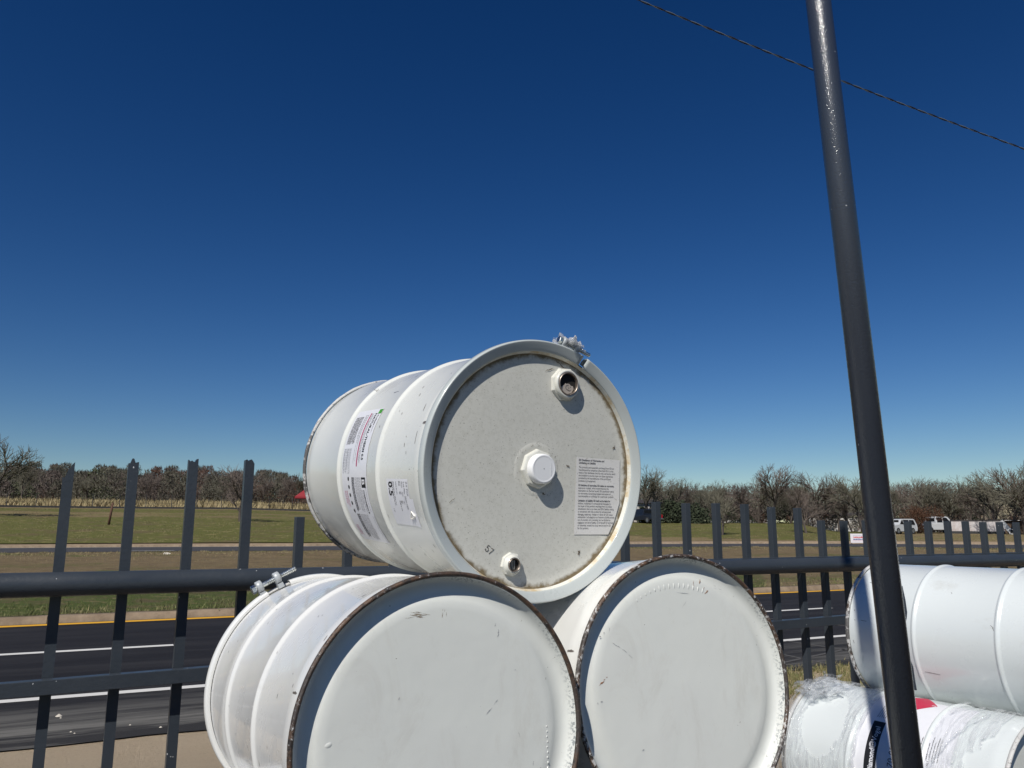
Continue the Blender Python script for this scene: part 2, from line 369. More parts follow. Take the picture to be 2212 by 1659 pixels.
c = MB(); c.lathe([(-.0165, .0345), (-.013, .0352), (.0005, .0347), (.0040, .0330), (.0055, .0305), (.0048, .0285), (.0045, .0270)], 72); c.add([(.0270*cos(2*pi*i/72), .0270*sin(2*pi*i/72), .0045) for i in range(72)], [tuple(range(72))])
for k in range(9): c.tube([(.018 + .001*(k % 3), .014 - k*.0034, .0048), (.0195, .0128 - k*.0034, .0050)], .0006, 5)
c.build('cap', PLASTIC, b1)
c = MB(); c.lathe([(.0047, .0013), (.0047, .0001)], 12); c.build('pin_hole', GREYINK, b1)
def open_bung(x, y, ro, rh, name_rot, h=.013):
    b = MB(); octagon(b, x, y, ro, -.0232, -.0232 + h*.62, name_rot); M = T((x, y, -.0232)); n = 48
    bo = b.build('bung', NUTP, A, bevel=.0012)
    c = MB(); c.lathe([(h*.6, ro*.86), (h*.95, rh*1.30), (h*1.25, rh*1.20), (h*1.30, rh*1.10), (h*1.2, rh*1.02), (h*.8, rh)], n, 0, True, M); c.build('collar', NUTP, bo)
    c = MB(); c.lathe([(h*1.22, rh*1.03), (h*1.42, rh*1.0), (h*1.42, rh*.93), (h*1.2, rh*.90), (h*.78, rh*.89)], n, 0, True, M); c.build('inner_ring', BUNGIN, bo)
    c = MB(); c.lathe([(h*.80, rh*.90), (h*.78, .0001)], n, 0, True, M); c.build('opening', DARK, bo)
    return bo
tb = open_bung(.074, .207, .0405, .0275, .45, .014)
c = MB()                                                    # torn metal seal inside the top bung
pts = [(-.0190,-.006),(-.0125,-.0015),(-.0080,.0012),(-.0065,.0048),(-.0030,.0030),(.0010,.0042),(.0065,.0038),(.0105,-.0005),(.0175,-.0010),(.0200,-.0085),(.0130,-.0190),(.0020,-.0225),(-.0095,-.0205),(-.0165,-.0140)]
c.add([(.074 + p[0]*.93, .204 + p[1]*.93, -.0105) for p in pts] + [(.074 + p[0]*.93, .204 + p[1]*.93, -.0118) for p in pts], [tuple(range(14))] + [(i, (i+1)%14, 14+(i+1)%14, 14+i) for i in range(14)])
c.build('torn_seal', mat('dull seal metal', (.52, .45, .38), .5, .3), tb)
c = MB()
for (x, y, r) in ((.078, .1975, .0012), (.083, .2000, .0011), (.0765, .1925, .0010)): c.lathe([(0, r), (0, .00005)], 10, 0, False, T((x, y, -.0102)))
a = [(.0745+.0055*cos(t), .1985+.0055*sin(t), -.0102) for t in [radians(60+i*22) for i in range(9)]] + [(.0800, .1905, -.0102), (.0830, .1930, -.0102)]
c.tube(a, .0005, 5); c.build('seal_marks', INK, tb)
lb = open_bung(-.062, -.216, .0265, .0150, .15, .0125)
c = MB()
for k in (-.0066, -.0022, .0030): c.beam((-.062 + k, -.2265, -.0135), (-.0618 + k*.8, -.2065, -.0128), .0024, .002, 0, (0,0,1))
c.build('plug_ribs', mat('dull zinc ribs', (.40, .40, .38), .4, .6), lb)
# disclaimer sheet on the lid
dl = MB(); corners = [(.1145, .0345), (.2485, .0325), (.2490, -.073), (.2330, -.1190), (.2155, -.1500), (.1110, -.1500)]
dl.add([(x, y, -.0221) for x, y in corners], [tuple(range(6))[::-1]]); sheet = dl.build('paper_label', OLDPAPER, A)
lines = [("IDI Disclaimer of Warranties and", 1, .0775), ("Limitation on Liability", 1, .0515), None,
 ("The products and equipment purchased from IDI are", 0, .1085), ("manufactured by companies other than IDI. It is the", 0, .1065), ("intent of this disclaimer that the only warranties which", 0, .1130),
 ("are available to you the buyer are those warranties", 0, .1050), ("provided by the manufacturer of the purchased", 0, .0985), ("products and equipment.", 0, .0520), None,
 ("IDI disclaims all warranties. IDI makes no warranties,", 1, .1095), ("express or implied, which extend beyond the", 0, .0925), ("description on the face hereof. IDI specifically makes", 0, .1090),
 ("no warranties concerning implied warranties of", 0, .0990), ("merchantability or of fitness for a particular purpose.", 0, .1090), None,
 ("Limitation of Liability: IDI shall not be liable for", 1, .0985), ("indirect, incidental or consequential damages to", 0, .1000), ("the buyer of this product resulting from any cause", 0, .1035),
 ("whatsoever, and in no event shall IDI's liability arising", 0, .1095), ("in connection with this product for actual proven", 0, .1010), ("damages, expenses, charges or claims for any cause", 0, .1065),
 ("whatsoever, including but not limited to liability arising", 0, .1120), ("out of contract, tort, including, but not limited to", 0, .0995), ("negligence and strict liability, or for breach of warranty", 0, .1085),
 ("or otherwise, exceed the actual amount paid to IDI", 0, .1010), ("for this product.", 0, .0330)]
tm = MB(); y = .0255
flat = lambda z: (lambda x, y: (x, y, z))
for ln in lines:
    if ln: put_text(tm, ln[0], .0066, flat(-.0218), .1215 if ln[1] or True else .12, y, 0, bool(ln[1]), width=ln[2])
    y -= .00655 if ln else .0040
tm.build('lettering', GREYINK, sheet)
# grubby marks and the handwritten number
hw = MB(); z = -.0228; a57 = radians(-35)
def stroke(mb, pts, ox, oy, a, s, r=.0007, z=z): mb.tube([(ox + s*(x*cos(a) - y*sin(a)), oy + s*(x*sin(a) + y*cos(a)), z) for x, y in pts], r, 5)
stroke(hw, [(.9, 1.9), (.1, 1.9), (0, 1.1), (.5, 1.25), (.95, .8), (.85, .25), (.35, 0), (-.1, .2), (0, .6)], -.131, -.184, a57, .0075)
stroke(hw, [(1.4, 1.8), (2.4, 1.9), (2.2, 1.2), (1.9, .5), (1.8, 0)], -.131, -.184, a57, .0075)
hnum = hw.build('handwritten_number', mat('faded marker ink', (.10, .085, .07), .7), A)
mk = MB(); rnd = random.Random(5)
for i in range(60):
    a_, r_ = rnd.random()*2*pi, .05 + rnd.random()**.8*.20; mark(mk, r_*cos(a_), r_*sin(a_), rnd.uniform(.0008, .0026), rnd.uniform(.0005, .0013), rnd.random()*3, -.0219, 0, i)
for i in range(70):
    a_, r_ = rnd.random()*2*pi, .052 + abs(rnd.gauss(0, .012)); mark(mk, r_*cos(a_), r_*sin(a_), rnd.uniform(.001, .004), rnd.uniform(.0006, .0016), rnd.random()*3, -.0219, 0, i)
for (x, y, l, w, a_) in ((.226, .062, .012, .005, .9), (.088, .012, .011, .004, -.3), (-.215, -.075, .018, .002, .6), (.126, -.19, .012, .006, .7), (.07, .245, .06, .004, -.5), (.03, .235, .03, .003, .3), (.022, -.055, .011, .005, -.2)):
    mark(mk, x, y, l, w, a_, -.0219, 0, 3)
merge_into(lidA, mk, mat('dark grit', (.09, .065, .04), .9))
# big label between the hoops
fn = cylf(149, -.357, 1, 1, .2874); pl = MB(); patch(pl, fn, 0, .368, -.178, 0, 0, 60, 8, .002); big = pl.build('paper_label', PAPER, A)
fT = cylf(149, -.357, 1, 1, .28775); rnd = random.Random(11); k = MB()
fL = lambda x, w: fT(x, -.178 + w*.178)
def ftx(v0, w0): return lambda x, y: fT(v0 + x, -.178 + w0*.178 + y)
put_text(k, "NATURAL-THERM 0.5", .0185, ftx(.014, .765), 0, 0, 0, True, width=.128)
put_text(k, "Profoam", .012, ftx(.020, .885), 0, 0, 4, True, width=.030)
patch(k, ftx(0, 0), .003, .017, .178*.86, .178*.985, 3, 8, 4)
put_text(k, "natural polymers", .007, ftx(.030, .905), 0, 0, 4, False, width=.040)
patch(k, ftx(0, .585), .012, .158, 0, .0062, 1, 30, 1)
fineprint(k, ftx(0, 0), .014, .150, [.178*w for w in (.645, .675, .705)], .0016, 4, rnd)
fineprint(k, ftx(0, 0), .020, .100, [.178*(.06 + .028*i) for i in range(11)], .0030, 4, rnd, .1, .1)
fineprint(k, ftx(0, 0), .016, .150, [.178*(.42 + .033*i) for i in range(4)], .0015, 4, rnd, .3, .6)
fineprint(k, ftx(0, 0), .110, .178, [.178*(.04 + .03*i) for i in range(10)], .0013, 4, rnd, .8, .3)
for w in (.05, .18, .31): patch(k, ftx(0, w), .112, .176, 0, .0008, 4, 6, 1)
patch(k, ftx(0, .79), .186, .212, 0, .028, 0, 8, 3)
put_text(k, "B", .026, cylf(149, -.357, 1, 1, .28795), .190, -.178 + .815*.178, 2, True)
put_text(k, "COMPONENT B", .0105, ftx(.218, .83), 0, 0, 0, True, width=.062)
fineprint(k, ftx(0, 0), .218, .300, [.178*.775, .178*.80], .0012, 4, rnd)
fineprint(k, ftx(0, 0), .186, .276, [.178*(.40 + .021*i) for i in range(5)], .0030, 4, rnd, .1, .15)
fineprint(k, ftx(0, 0), .186, .276, [.178*(.54 + .034*i) for i in range(7)], .0017, 4, rnd, .2, .25)
fineprint(k, ftx(0, 0), .284, .355, [.178*(.32 + .020*i) for i in range(6)], .0030, 4, rnd, .1, .1)
fineprint(k, ftx(0, 0), .284, .360, [.178*(.46 + .034*i) for i in range(9)], .0017, 4, rnd, .2, .35)
for i in range(5):
    cx = .190 + i*.0215; pts = [ftx(0, .27)(cx + .0055*cos(2*pi*j/14), .0052*sin(2*pi*j/14)) for j in range(14)]
    k.add(pts, [tuple(range(14))], 0)
put_text(k, "SCAN FOR SAFETY DATA", .0058, ftx(.222, .155), 0, 0, 1, True, width=.044); fineprint(k, ftx(0, 0), .222, .262, [.178*.11, .178*.07], .002, 1, rnd)
fineprint(k, ftx(0, 0), .318, .352, [.178*(.05 + .03*i) for i in range(4)], .0016, 1, rnd)
for w in (.93, .985): patch(k, ftx(0, w), .286, .364, 0, .0009, 4, 20, 1)
patch(k, ftx(0, .93), .3632, .3640, 0, .0100, 4, 1, 2)
fineprint(k, ftx(0, 0), .186, .280, [.178*.93], .0012, 4, rnd)
k.build('lettering', [INK, MAGENTA, PAPER, GREENINK, GREYINK], big)
# small label nearer the front
fn = cylf(-173.4, -.0975, 1, 1, .2874); pl = MB(); patch(pl, fn, 0, .110, -.132, -.012, 0, 20, 4); patch(pl, fn, .045, .112, -.012, .004, 0, 12, 1, .001); small = pl.build('paper_label', PAPER, A)
f2 = cylf(-173.4, -.0975, 1, 1, .28775); k = MB()
g = lambda x0, y0: (lambda x, y: f2(x0 + x, y0 + y))
put_text(k, "0.5", .032, g(.006, -.122), 0, 0, 0, True, width=.034)
put_text(k, "0.5 PCF", .0105, g(.006, -.0235), 0, 0, 0, False, width=.033); put_text(k, "Lot No. 2531105", .0105, g(.006, -.0375), 0, 0, 0, False, width=.064)
put_text(k, "GROSS", .0065, g(.005, -.048), 0, 0, 0, False, width=.015); put_text(k, "TARE", .0065, g(.029, -.048), 0, 0, 0, False, width=.011); put_text(k, "NET", .0065, g(.050, -.048), 0, 0, 0, False, width=.009)
put_text(k, "MADE IN USA", .0065, g(.006, -.080), 0, 0, 0, False, width=.030)
fineprint(k, g(0, 0), .005, .016, [-.056, -.063], .003, 0, rnd); fineprint(k, g(0, 0), .029, .038, [-.056, -.063], .003, 0, rnd); fineprint(k, g(0, 0), .050, .058, [-.056, -.063], .003, 0, rnd)
fineprint(k, g(0, 0), .006, .062, [-.094, -.101], .0026, 0, rnd, .2, .05); fineprint(k, g(0, 0), .050, .075, [-.070], .0026, 0, rnd, .2, .05); fineprint(k, g(0, 0), .070, .080, [-.116], .002, 0, rnd)
k.build('lettering', INK, small)
tp = MB(); R_ = .2883                                    # torn curl of paper
for (x0, y0, x1, y1) in ((.074, -.020, .084, -.006), (.074, -.020, .092, -.030), (.084, -.006, .090, -.018), (.090, -.018, .092, -.030)):
    tp.beam(f2(x0, y0), Vector(f2(x1, y1)) * 1.006, .0035, .0012, 0, (0, 0, 1))
tp.build('torn_strip', mat('torn paper edge', (.78, .76, .70), .6), small)
# scrapes on the shell
sc = MB(); rnd = random.Random(3)
def smark(mb, z, phi, lz, lp, seed=0, R=.2872):
    r2 = random.Random(seed); n = 6; vs = []
    for i in range(n + 1):
        t = i/n; w = .0012 + .0016*r2.random()*sin(pi*t)
        for s in (-1, 1):
            ph = radians(phi) + (lp*(t - .5))/.2865; vs.append((R*cos(ph + s*w*.5/.2865*(1 if lz > lp else 0)), R*sin(ph + s*w*.5/.2865*(1 if lz > lp else 0)), z + lz*(t-.5) + (s*w*.5 if lz <= lp else 0)))
    mb.add(vs, [(2*i, 2*i+2, 2*i+3, 2*i+1) for i in range(n)])
for (z, p, lz, lp) in ((-.068, 177, .004, .012), (-.074, 183, .003, .014), (-.055, 183, .010, .006), (-.060, 197, .002, .018), (-.052, 203, .002, .022), (-.10, 153, .004, .02), (-.085, 168, .002, .03), (-.065, 188, .002, .03), (-.045, 226, .004, .006), (-.30, 135, .004, .03), (-.06, 233, .003, .006), (-.11, 222, .003, .008)):
    smark(sc, z, p, lz, lp, int(p))
for i in range(26): smark(sc, rnd.uniform(-.5, -.05), rnd.uniform(120, 235), .002, rnd.uniform(.003, .010), i)
merge_into(bodyA, sc, mat('exposed dark metal scratch', (.10, .085, .07), .7))

b1.location.x += .003; b1.location.y += .001
for o_ in (lidA, b1, tb, lb, sheet, hnum): o_.location.z += .004
lidA.scale = (1.014, 1.014, 1)
# --- drum B, lower left
MBm = dframe((-.119, 1.548, -.368), -29.1, -3.2)
B = tag(empty('steel_drum', None, MBm), 'glossy white steel drum at lower left with blank lid and dark worn rim', 'drum', 'white steel drums stacked by the fence')
m = MB(); m.lathe(body_prof(-.30, -.59), 192); bodyB = m.build('body', P_B, B)
bm = [(.223 + .001*(i % 2), -.012 - i*.0095, radians(90), .003, .0022, .0011) for i in range(9)] + [(-.219, .006, .3, .009, .006, .0012), (-.217, -.034, 0, .007, .0025, .0012), (-.18, -.09, .4, .006, .003, .001)]
lidB = plain_lid(bm).build('lid', LID_B, B)
rim_ring(0, .2892, .0054, .10, 1).build('rim', RIM_D, B)
m = MB(); m.lathe([(-L_D + .028, .287), (-L_D + .030, .2935), (-L_D + .024, .2985), (-L_D + .012, .3002), (-L_D + .002, .2985), (-L_D - .003, .292)], 192, 0, True, None, radians(115) + .11, radians(115) - .11 + 2*pi); m.build('clamp_ring', P_B, B)
rear_lid().build('rear_lid', P_B, B); rim_ring(-L_D, .289, .006, 0, 2).build('rear_rim', RIM_P, B)
bolt_closure(B, radians(116), -L_D + .012, .2985, True, 1.12)
k = MB()
for i in range(16): mark(k, -.052 + rnd.uniform(-.018, .018), .216 + rnd.uniform(-.006, .004), rnd.uniform(.008, .024), .0009, rnd.uniform(-.25, .1), -.0183, 0, i)
for i in range(7): mark(k, .002 + rnd.uniform(-.006, .006), .215 + rnd.uniform(-.012, .012), rnd.uniform(.004, .010), .0006, 1.4, -.0183, 0, i)
merge_into(lidB, k, BROWN)
k = MB()
for (x, y, l, w, a_) in ((.118, .172, .015, .003, 1.5), (.112, .188, .006, .002, 1.2), (.095, .030, .018, .0015, .7), (.11, .045, .012, .001, .7), (.19, -.075, .008, .002, 1.2), (.205, -.09, .012, .002, 1.3), (.16, -.02, .012, .001, 1.9), (-.09, .07, .006, .001, 1.2), (.155, .10, .004, .001, 0)):
    mark(k, x, y, l, w, a_, -.0182, 0, 7)
merge_into(lidB, k, SMUDGE)
k = MB()
for i in range(22): smark(k, rnd.uniform(-.8, -.03), rnd.uniform(95, 200), .002, rnd.uniform(.003, .012), i + 40)
merge_into(bodyB, k, bpy.data.materials['exposed dark metal scratch'])

lidB.location.z = .0035
# --- drum C, lower right
MC = dframe((.397, 1.863, -.343), -25.9, -5)
C_ = tag(empty('steel_drum', None, MC), 'chalky white steel drum with rusty rim and dented arc near the top of its lid', 'drum', 'white steel drums stacked by the fence')
m = MB(); m.lathe(body_prof(-.30, -.59), 192); m.build('body', P_C, C_)
bm = []
for i in range(15):
    t = radians(120 - i*3.6); bm.append((.222*cos(t), .222*sin(t), t, .0085 if i > 4 else .005, .0028, .0013 if i > 3 else .0008))
bm += [(.22, -.17, .5, .004, .006, .0012)]
lidC = plain_lid(bm).build('lid', LID_B, C_); rim_ring(0, .2892, .0054, .12, 9).build('rim', RIM_W, C_)
rear_lid().build('rear_lid', P_C, C_); rim_ring(-L_D, .289, .006, 0, 3).build('rear_rim', RIM_P, C_)
k = MB()
for (x, y, l, w, a_) in ((-.217, .026, .020, .0040, .7), (-.205, .036, .003, .002, .2), (.052, .222, .022, .0018, 1.5), (.071, .230, .010, .003, 1.1), (.088, .205, .014, .003, .6), (.082, .214, .006, .0015, .9)): mark(k, x, y, l, w, a_, -.0178, 0, 5)
merge_into(lidC, k, RUST)
k = MB()
for (x, y, l, w, a_) in ((-.215, .120, .006, .003, .3), (-.205, .128, .004, .002, .9), (-.19, .135, .010, .001, 1.3), (-.233, .098, .003, .002, 0), (-.228, .112, .005, .001, 1), (-.175, .10, .022, .0012, -.5), (-.155, .088, .016, .0010, -.6), (-.14, .075, .014, .0008, -.7), (-.222, -.012, .004, .004, 1), (-.232, -.014, .003, .003, 0), (-.125, -.118, .006, .003, .5), (-.19, -.17, .003, .002, .4), (.225, .13, .006, .001, .8), (.13, .21, .010, .001, -.3), (.115, .218, .008, .001, -.3), (.02, .205, .04, .0008, -.12), (.02, .18, .02, .0007, .8)): mark(k, x, y, l, w, a_, -.0178, 0, 9)
merge_into(lidC, k, SMUDGE)

lidC.location.z = .0035
# --- drum D, upper right, seen from the side
MD = dframe((2.159, 2.962, -.429), -33.2)
D = tag(empty('steel_drum', None, MD), 'clean white steel drum behind the leaning pole, on top of the film-wrapped drum', 'drum', 'white steel drums at the right')
m = MB(); m.lathe(body_prof(-.253, -.572), 192); bodyD = m.build('body', P_D, D); plain_lid().build('lid', LID_B, D)
rim_ring(0, .289, .0065, 0, 1).build('rim', RIM_P, D); rear_lid().build('rear_lid', P_D, D)
rim_ring(-L_D, .289, .0065, .1, 5).build('rear_rim', rust_rim('dull steel rim with rust', .44, 20), D)
k = MB()
for (z, p, lz, lp) in ((-.80, 132, .012, .004), (-.79, 168, .030, .002), (-.27, 163, .012, .010), (-.265, 165, .006, .014), (-.835, 160, .003, .008), (-.83, 168, .003, .006), (-.82, 178, .003, .012), (-.84, 186, .003, .014), (-.575, 171, .002, .012), (-.575, 174, .002, .008), (-.52, 204, .06, .003), (-.44, 138, .006, .008)): smark(k, z, p, lz, lp, int(p))
merge_into(bodyD, k, bpy.data.materials['exposed dark metal scratch'])

# --- drum E, wrapped, on the ground at the right
ME = dframe((1.822, 2.891, -.929), -32.1)
E_ = tag(empty('steel_drum', None, ME), 'white steel drum with black banded paper label, wrapped in torn clear film', 'drum', 'white steel drums at the right')
m = MB(); m.lathe(body_prof(-.285, -.575), 192); m.build('body', P_D, E_); plain_lid().build('lid', LID_B, E_); rear_lid().build('rear_lid', P_D, E_)
rim_ring(0, .289, .0065, 0, 1).build('rim', RIM_P, E_); rim_ring(-L_D, .289, .0068, .15, 6).build('rear_rim', RIM_P, E_)
fE = lambda R: (lambda x, y: (R*cos(radians(172) - x/.2865), R*sin(radians(172) - x/.2865), -.502 - y))   # x runs up the shell, y towards the far end
pl = MB(); patch(pl, fE(.2874), -.06, .385, -.32, .052, 0, 60, 4); lab = pl.build('paper_label', PAPER, E_)
k = MB(); e = fE(.28775); ee = lambda x0, y0, R=.28775: (lambda x, y: fE(R)(x0 + x, y0 + y))
patch(k, e, -.06, .205, -.048, 0, 0, 40, 2)
put_text(k, "Diamond", .030, ee(.012, -.036, .28805), 0, 0, 2, True, width=.084)
put_text(k, "Vogel", .030, ee(.124, -.036, .28805), 0, 0, 2, False, width=.058)
for rr in (.0125, .0085):
    k.tube([ee(.110, -.025, .2881)(rr*cos(2*pi*j/20), rr*sin(2*pi*j/20)) for j in range(21)], .0011, 5, 2)
k.tube([ee(.110, -.025, .2881)(-.008, 0), ee(.110, -.025, .2881)(.008, 0)], .001, 5, 2); k.tube([ee(.110, -.025, .2881)(0, -.008), ee(.110, -.025, .2881)(0, .008)], .001, 5, 2)
put_text(k, "270-000", .032, ee(.030, -.115), 0, 0, 0, False, width=.105)
fineprint(k, e, .225, .300, [-.045 + .008*i for i in range(6)], .0026, 0, rnd, .1, .15)
fineprint(k, e, .10, .19, [-.275 + .010*i for i in range(8)], .0030, 0, rnd, .2, .4)
put_text(k, "USE ONLY", .012, ee(.060, -.245), 0, 0, 0, False, width=.040)
# hazard diamond
dc = ee(.357, -.085, .2879); h = .092
patch(k, lambda x, y: dc((x - y)*.7071, (x + y)*.7071), -h*.7, h*.7, -h*.7, h*.7, 1, 16, 16)
put_text(k, "3", .02, ee(.350, -.170, .2883), 0, 0, 2, True)
k.build('lettering', [INK, REDINK, PAPER, GREENINK], lab)
# the wrap
fw = MB(); nz, np_ = 150, 150; fv = []; rs = random.Random(8)
for i in range(nz + 1):
    for j in range(np_ + 1):
        z = -.895 + .83*i/nz; ph = radians(60 + 150*j/np_)
        zz = z*5 + ph*.9
        R = .2945 + .0060*abs(noise.noise(Vector((z*16 + ph*7, ph*1.2, 11)))) + .0045*noise.noise(Vector((zz*2.2, ph*1.6, 1))) + .0040*noise.noise(Vector((z*26 + ph*5, ph*3.0, 4))) + .0016*noise.noise(Vector((z*70 + ph*9, ph*9, 7)))
        for zb in (-.285, -.575): R += .0075 * math.exp(-((z - zb)/.03)**2)
        R += .004 * math.exp(-((z + .865)/.02)**2) 
        R = max(R, .2892)
        fv.append((R*cos(ph), R*sin(ph), z))
def hole(z, p):
    w = .012*noise.noise(Vector((z*30, p*9, 2))) + .006*noise.noise(Vector((z*90, p*30, 5)))
    a = ((z + .705 + w)/.095)**2 + ((p - 2.44 + w*2)/.50)**2 < 1
    edge = -.245 + (p - 2.7)*(-.13) + w*.7 if p < 2.95 else -.20
    b_ = z > edge + .10 + .05*noise.noise(Vector((p*5, 7, 0)))
    c_ = -.535 - w*.5 < z < -.262 + w*1.2 and p < 3.4
    return a or b_ or c_
fw.add(fv, [(i*(np_+1)+j, (i+1)*(np_+1)+j, (i+1)*(np_+1)+j+1, i*(np_+1)+j+1) for i in range(nz) for j in range(np_)
            if not hole(-.895 + .83*(i+.5)/nz, radians(60 + 150*(j+.5)/np_))], 0, True)
film = empty('stretch_film', None, ME); tag(film, 'torn clear stretch film wrapped round the lower right drum, crumpled along its top', 'plastic film')
fw.build('wrap', FILM, film, recalc=False)
fd = MB(); pts = []; rr = []                           # rolled edge of the torn wrap
for i in range(40):
    p = 1.80 + 1.25*i/39; w = .012*noise.noise(Vector((0, p*9, 2))); z = -.245 + (p - 2.7)*(-.13) + w*.7
    R = .297 + .004*noise.noise(Vector((p*14, 0, 0))); pts.append((R*cos(p), R*sin(p), z)); rr.append(.004 + .003*abs(noise.noise(Vector((p*20, 3, 0)))))
fd.tube(pts, rr, 8); fd.build('rolled_edge', WAD, film)
cM = ME.inverted() @ Matrix.Identity(4)
crumple('crumpled_wad', (0, 0, 0), (.21, .17, .085), WAD, film, 4, Matrix.Rotation(radians(112), 4, 'Z') @ T((.290, 0, -.79)) @ Matrix.Rotation(radians(90), 4, 'Y'))
cr = crumple('crumpled_film', (0, 0, 0), (.060, .082, .070), WAD2, None, 14, MA @ Matrix.Rotation(radians(74), 4, 'Z') @ T((.306, 0, -.016)) @ Matrix.Rotation(radians(90), 4, 'Y'))
tag(cr, 'small scrap of crumpled clear film caught on the clamp bolt of the top drum', 'plastic film')

# --- drums of the row on the ground under the stack
def ground_drum(x, y, yaw, z, label, group):
    M_ = dframe((x, y, z - CH), yaw); o = tag(empty('steel_drum', None, M_), label, 'drum', group)
    m = MB(); m.lathe(body_prof(-.29, -.58), 128); m.build('body', P_B, o); plain_lid().build('lid', LID_B, o); rear_lid().build('rear_lid', P_B, o)
    rim_ring(0, .2895, .0066, .1, 3).build('rim', RIM_W, o); rim_ring(-L_D, .2895, .0066, .1, 3).build('rear_rim', RIM_W, o); return o
rx, ry = cos(radians(-28)), -sin(radians(-28))
ax_, ay_ = sin(radians(-28)), cos(radians(-28))
mid = Vector((.139 + .02*ax_, 1.705, 0))
G1 = None
for k_, (off, lb) in enumerate(((-.592, 'white steel drum on the ground under the left of the stack'), (0, 'white steel drum on the ground under the middle of the stack'), (.592, 'white steel drum on the ground under the right of the stack'))):
    ground_drum(mid.x + rx*off + ax_*.03, mid.y + ry*off + ay_*.03, -28, .292, lb, 'white steel drums on the ground under the stack')

# ------------------------------------------------------------------ leaning pole
POLE = mat('dark grey gloss enamel', (.040, .043, .050), .45, 0, 1.0)
POLE.node_tree.nodes['Principled BSDF'].inputs['Coat Roughness'].default_value = .12; q = NT(POLE)
orange = q.noise(210, 2, .5); q.bump(orange, .25, .0015)
cf = q.n('Bump'); cf.inputs['Strength'].default_value = .75; cf.inputs['Distance'].default_value = .0025; q.l(orange, cf.inputs['Height']); q.l(cf.outputs[0], q.b.inputs['Coat Normal'])
q.base(q.mix(q.ramp(q.noise(95, 2, .4), [(.795, 0.0), (.80, 1.0)]), q.mix(q.noise(7, 4), (.027, .033, .046), (.036, .043, .057)), (.5, .5, .5)))
YP = 1.9
pa, pb = atY(1767.4, 0, YP), atY(1961.6, 1659, YP); pdir = (pa - pb).normalized()
p_top = pb + pdir*4.3; p_bot = pb - pdir*((pb.z)/pdir.z)
pole = tag(empty('leaning_pole', p_bot), 'tall round dark grey steel pole leaning left in front of the right-hand drums', 'pole')
m = MB(); m.tube([p_bot - p_bot, p_top - p_bot], .0318, 64); m.build('shaft', POLE, pole)
m = MB(); m.lathe([(p_top.z-p_bot.z, .034), (p_top.z-p_bot.z+.012, .02), (p_top.z-p_bot.z+.014, .0001)], 32, 0, True, T((p_top.x-p_bot.x, p_top.y-p_bot.y, 0))); m.build('cap', POLE, pole)
def bracket(pts, Yb):
    m = MB(); vs = [atY(x/1.8517, y/1.8517, Yb) - p_bot for x, y in pts]; n = len(vs)
    vs += [v + Vector((0, .012, 0)) for v in vs]
    m.add(vs, [tuple(range(n)), tuple(range(2*n-1, n-1, -1))] + [(i, (i+1) % n, n+(i+1) % n, n+i) for i in range(n)]); m.build('bracket', POLE, pole)
bracket([(3590, 2330), (3610, 2345), (3622, 2400), (3629, 2450), (3627, 2475), (3622, 2495), (3600, 2500)], YP + .02)
bracket([(3618, 2610), (3642, 2640), (3653, 2668), (3662, 2730), (3668, 2762), (3648, 2762), (3630, 2700)], YP + .02)

# ------------------------------------------------------------------ pipe fence
FENCE = mat('dark grey fence enamel', (.036, .040, .046), .45, 0, .08, .35); q = NT(FENCE)
q.base(q.mix(q.ramp(q.noise(55, 2, .4), [(.775, 0.0), (.785, 1.0)]), q.mix(q.noise(5, 5, .6), (.030, .037, .046), (.045, .053, .064)), (.55, .55, .55)))
q.bump(q.noise(60, 5, .6), .35, .004); q.roughness(q.ramp(q.noise(9, 4), [(.3, .28), (.7, .5)]))
F0 = atY(197, 1257, 3.1); FA = radians(61); FD = Vector((sin(FA), cos(FA), 0)); FNrm = Vector((-cos(FA), sin(FA), 0))
def onF(x, y, off=0.0):
    d = ray(x, y); o = Vector((0, 0, CH)); t = ((F0 - o).dot(FNrm) + off) / d.dot(FNrm); return o + d*t
def sF(P): return (P - F0).dot(FD)
def lin(P, Q):      # height along the fence as a straight line through two sight points
    a, b = sF(P), sF(Q); k = (Q.z - P.z)/(b - a); return lambda s: P.z + k*(s - a)
zpipe = lin(onF(0, 1266, -.0445), onF(1620, 1225, -.0445))
zbar = lin(onF(0, 1243, .0), onF(1990, 1198.5, .0))
zrail = lin(onF(0, 1474, .0), onF(1750, 1334, .0))
fence = tag(empty('pipe_fence', (F0.x, F0.y, 0)), 'dark grey steel picket fence with a round top pipe, between drums and road', 'fence')
s0, s1 = -3.2, 12.5
def FP(s, off, z): return (FD*s + FNrm*off + Vector((0, 0, z)))
m = MB(); m.tube([FP(s, -.0455, zpipe(s)) for s in (s0, s0/2, 0, 3, 6, 9, s1)], .0445, 40); m.build('top_pipe', FENCE, fence)
m = MB(); m.beam(FP(s0, .017, zbar(s0) - .017), FP(s1, .017, zbar(s1) - .017), .034, .036); m.build('top_rail', FENCE, fence, bevel=.002)
m = MB(); m.beam(FP(s0, -.022, zrail(s0) - .026), FP(s1, -.022, zrail(s1) - .026), .044, .052); m.build('lower_rail', FENCE, fence, bevel=.002)
m = MB(); m.beam(FP(s0, -.022, .14), FP(s1, -.022, .14), .044, .044); m.build('lower_rail', FENCE, fence, bevel=.002)
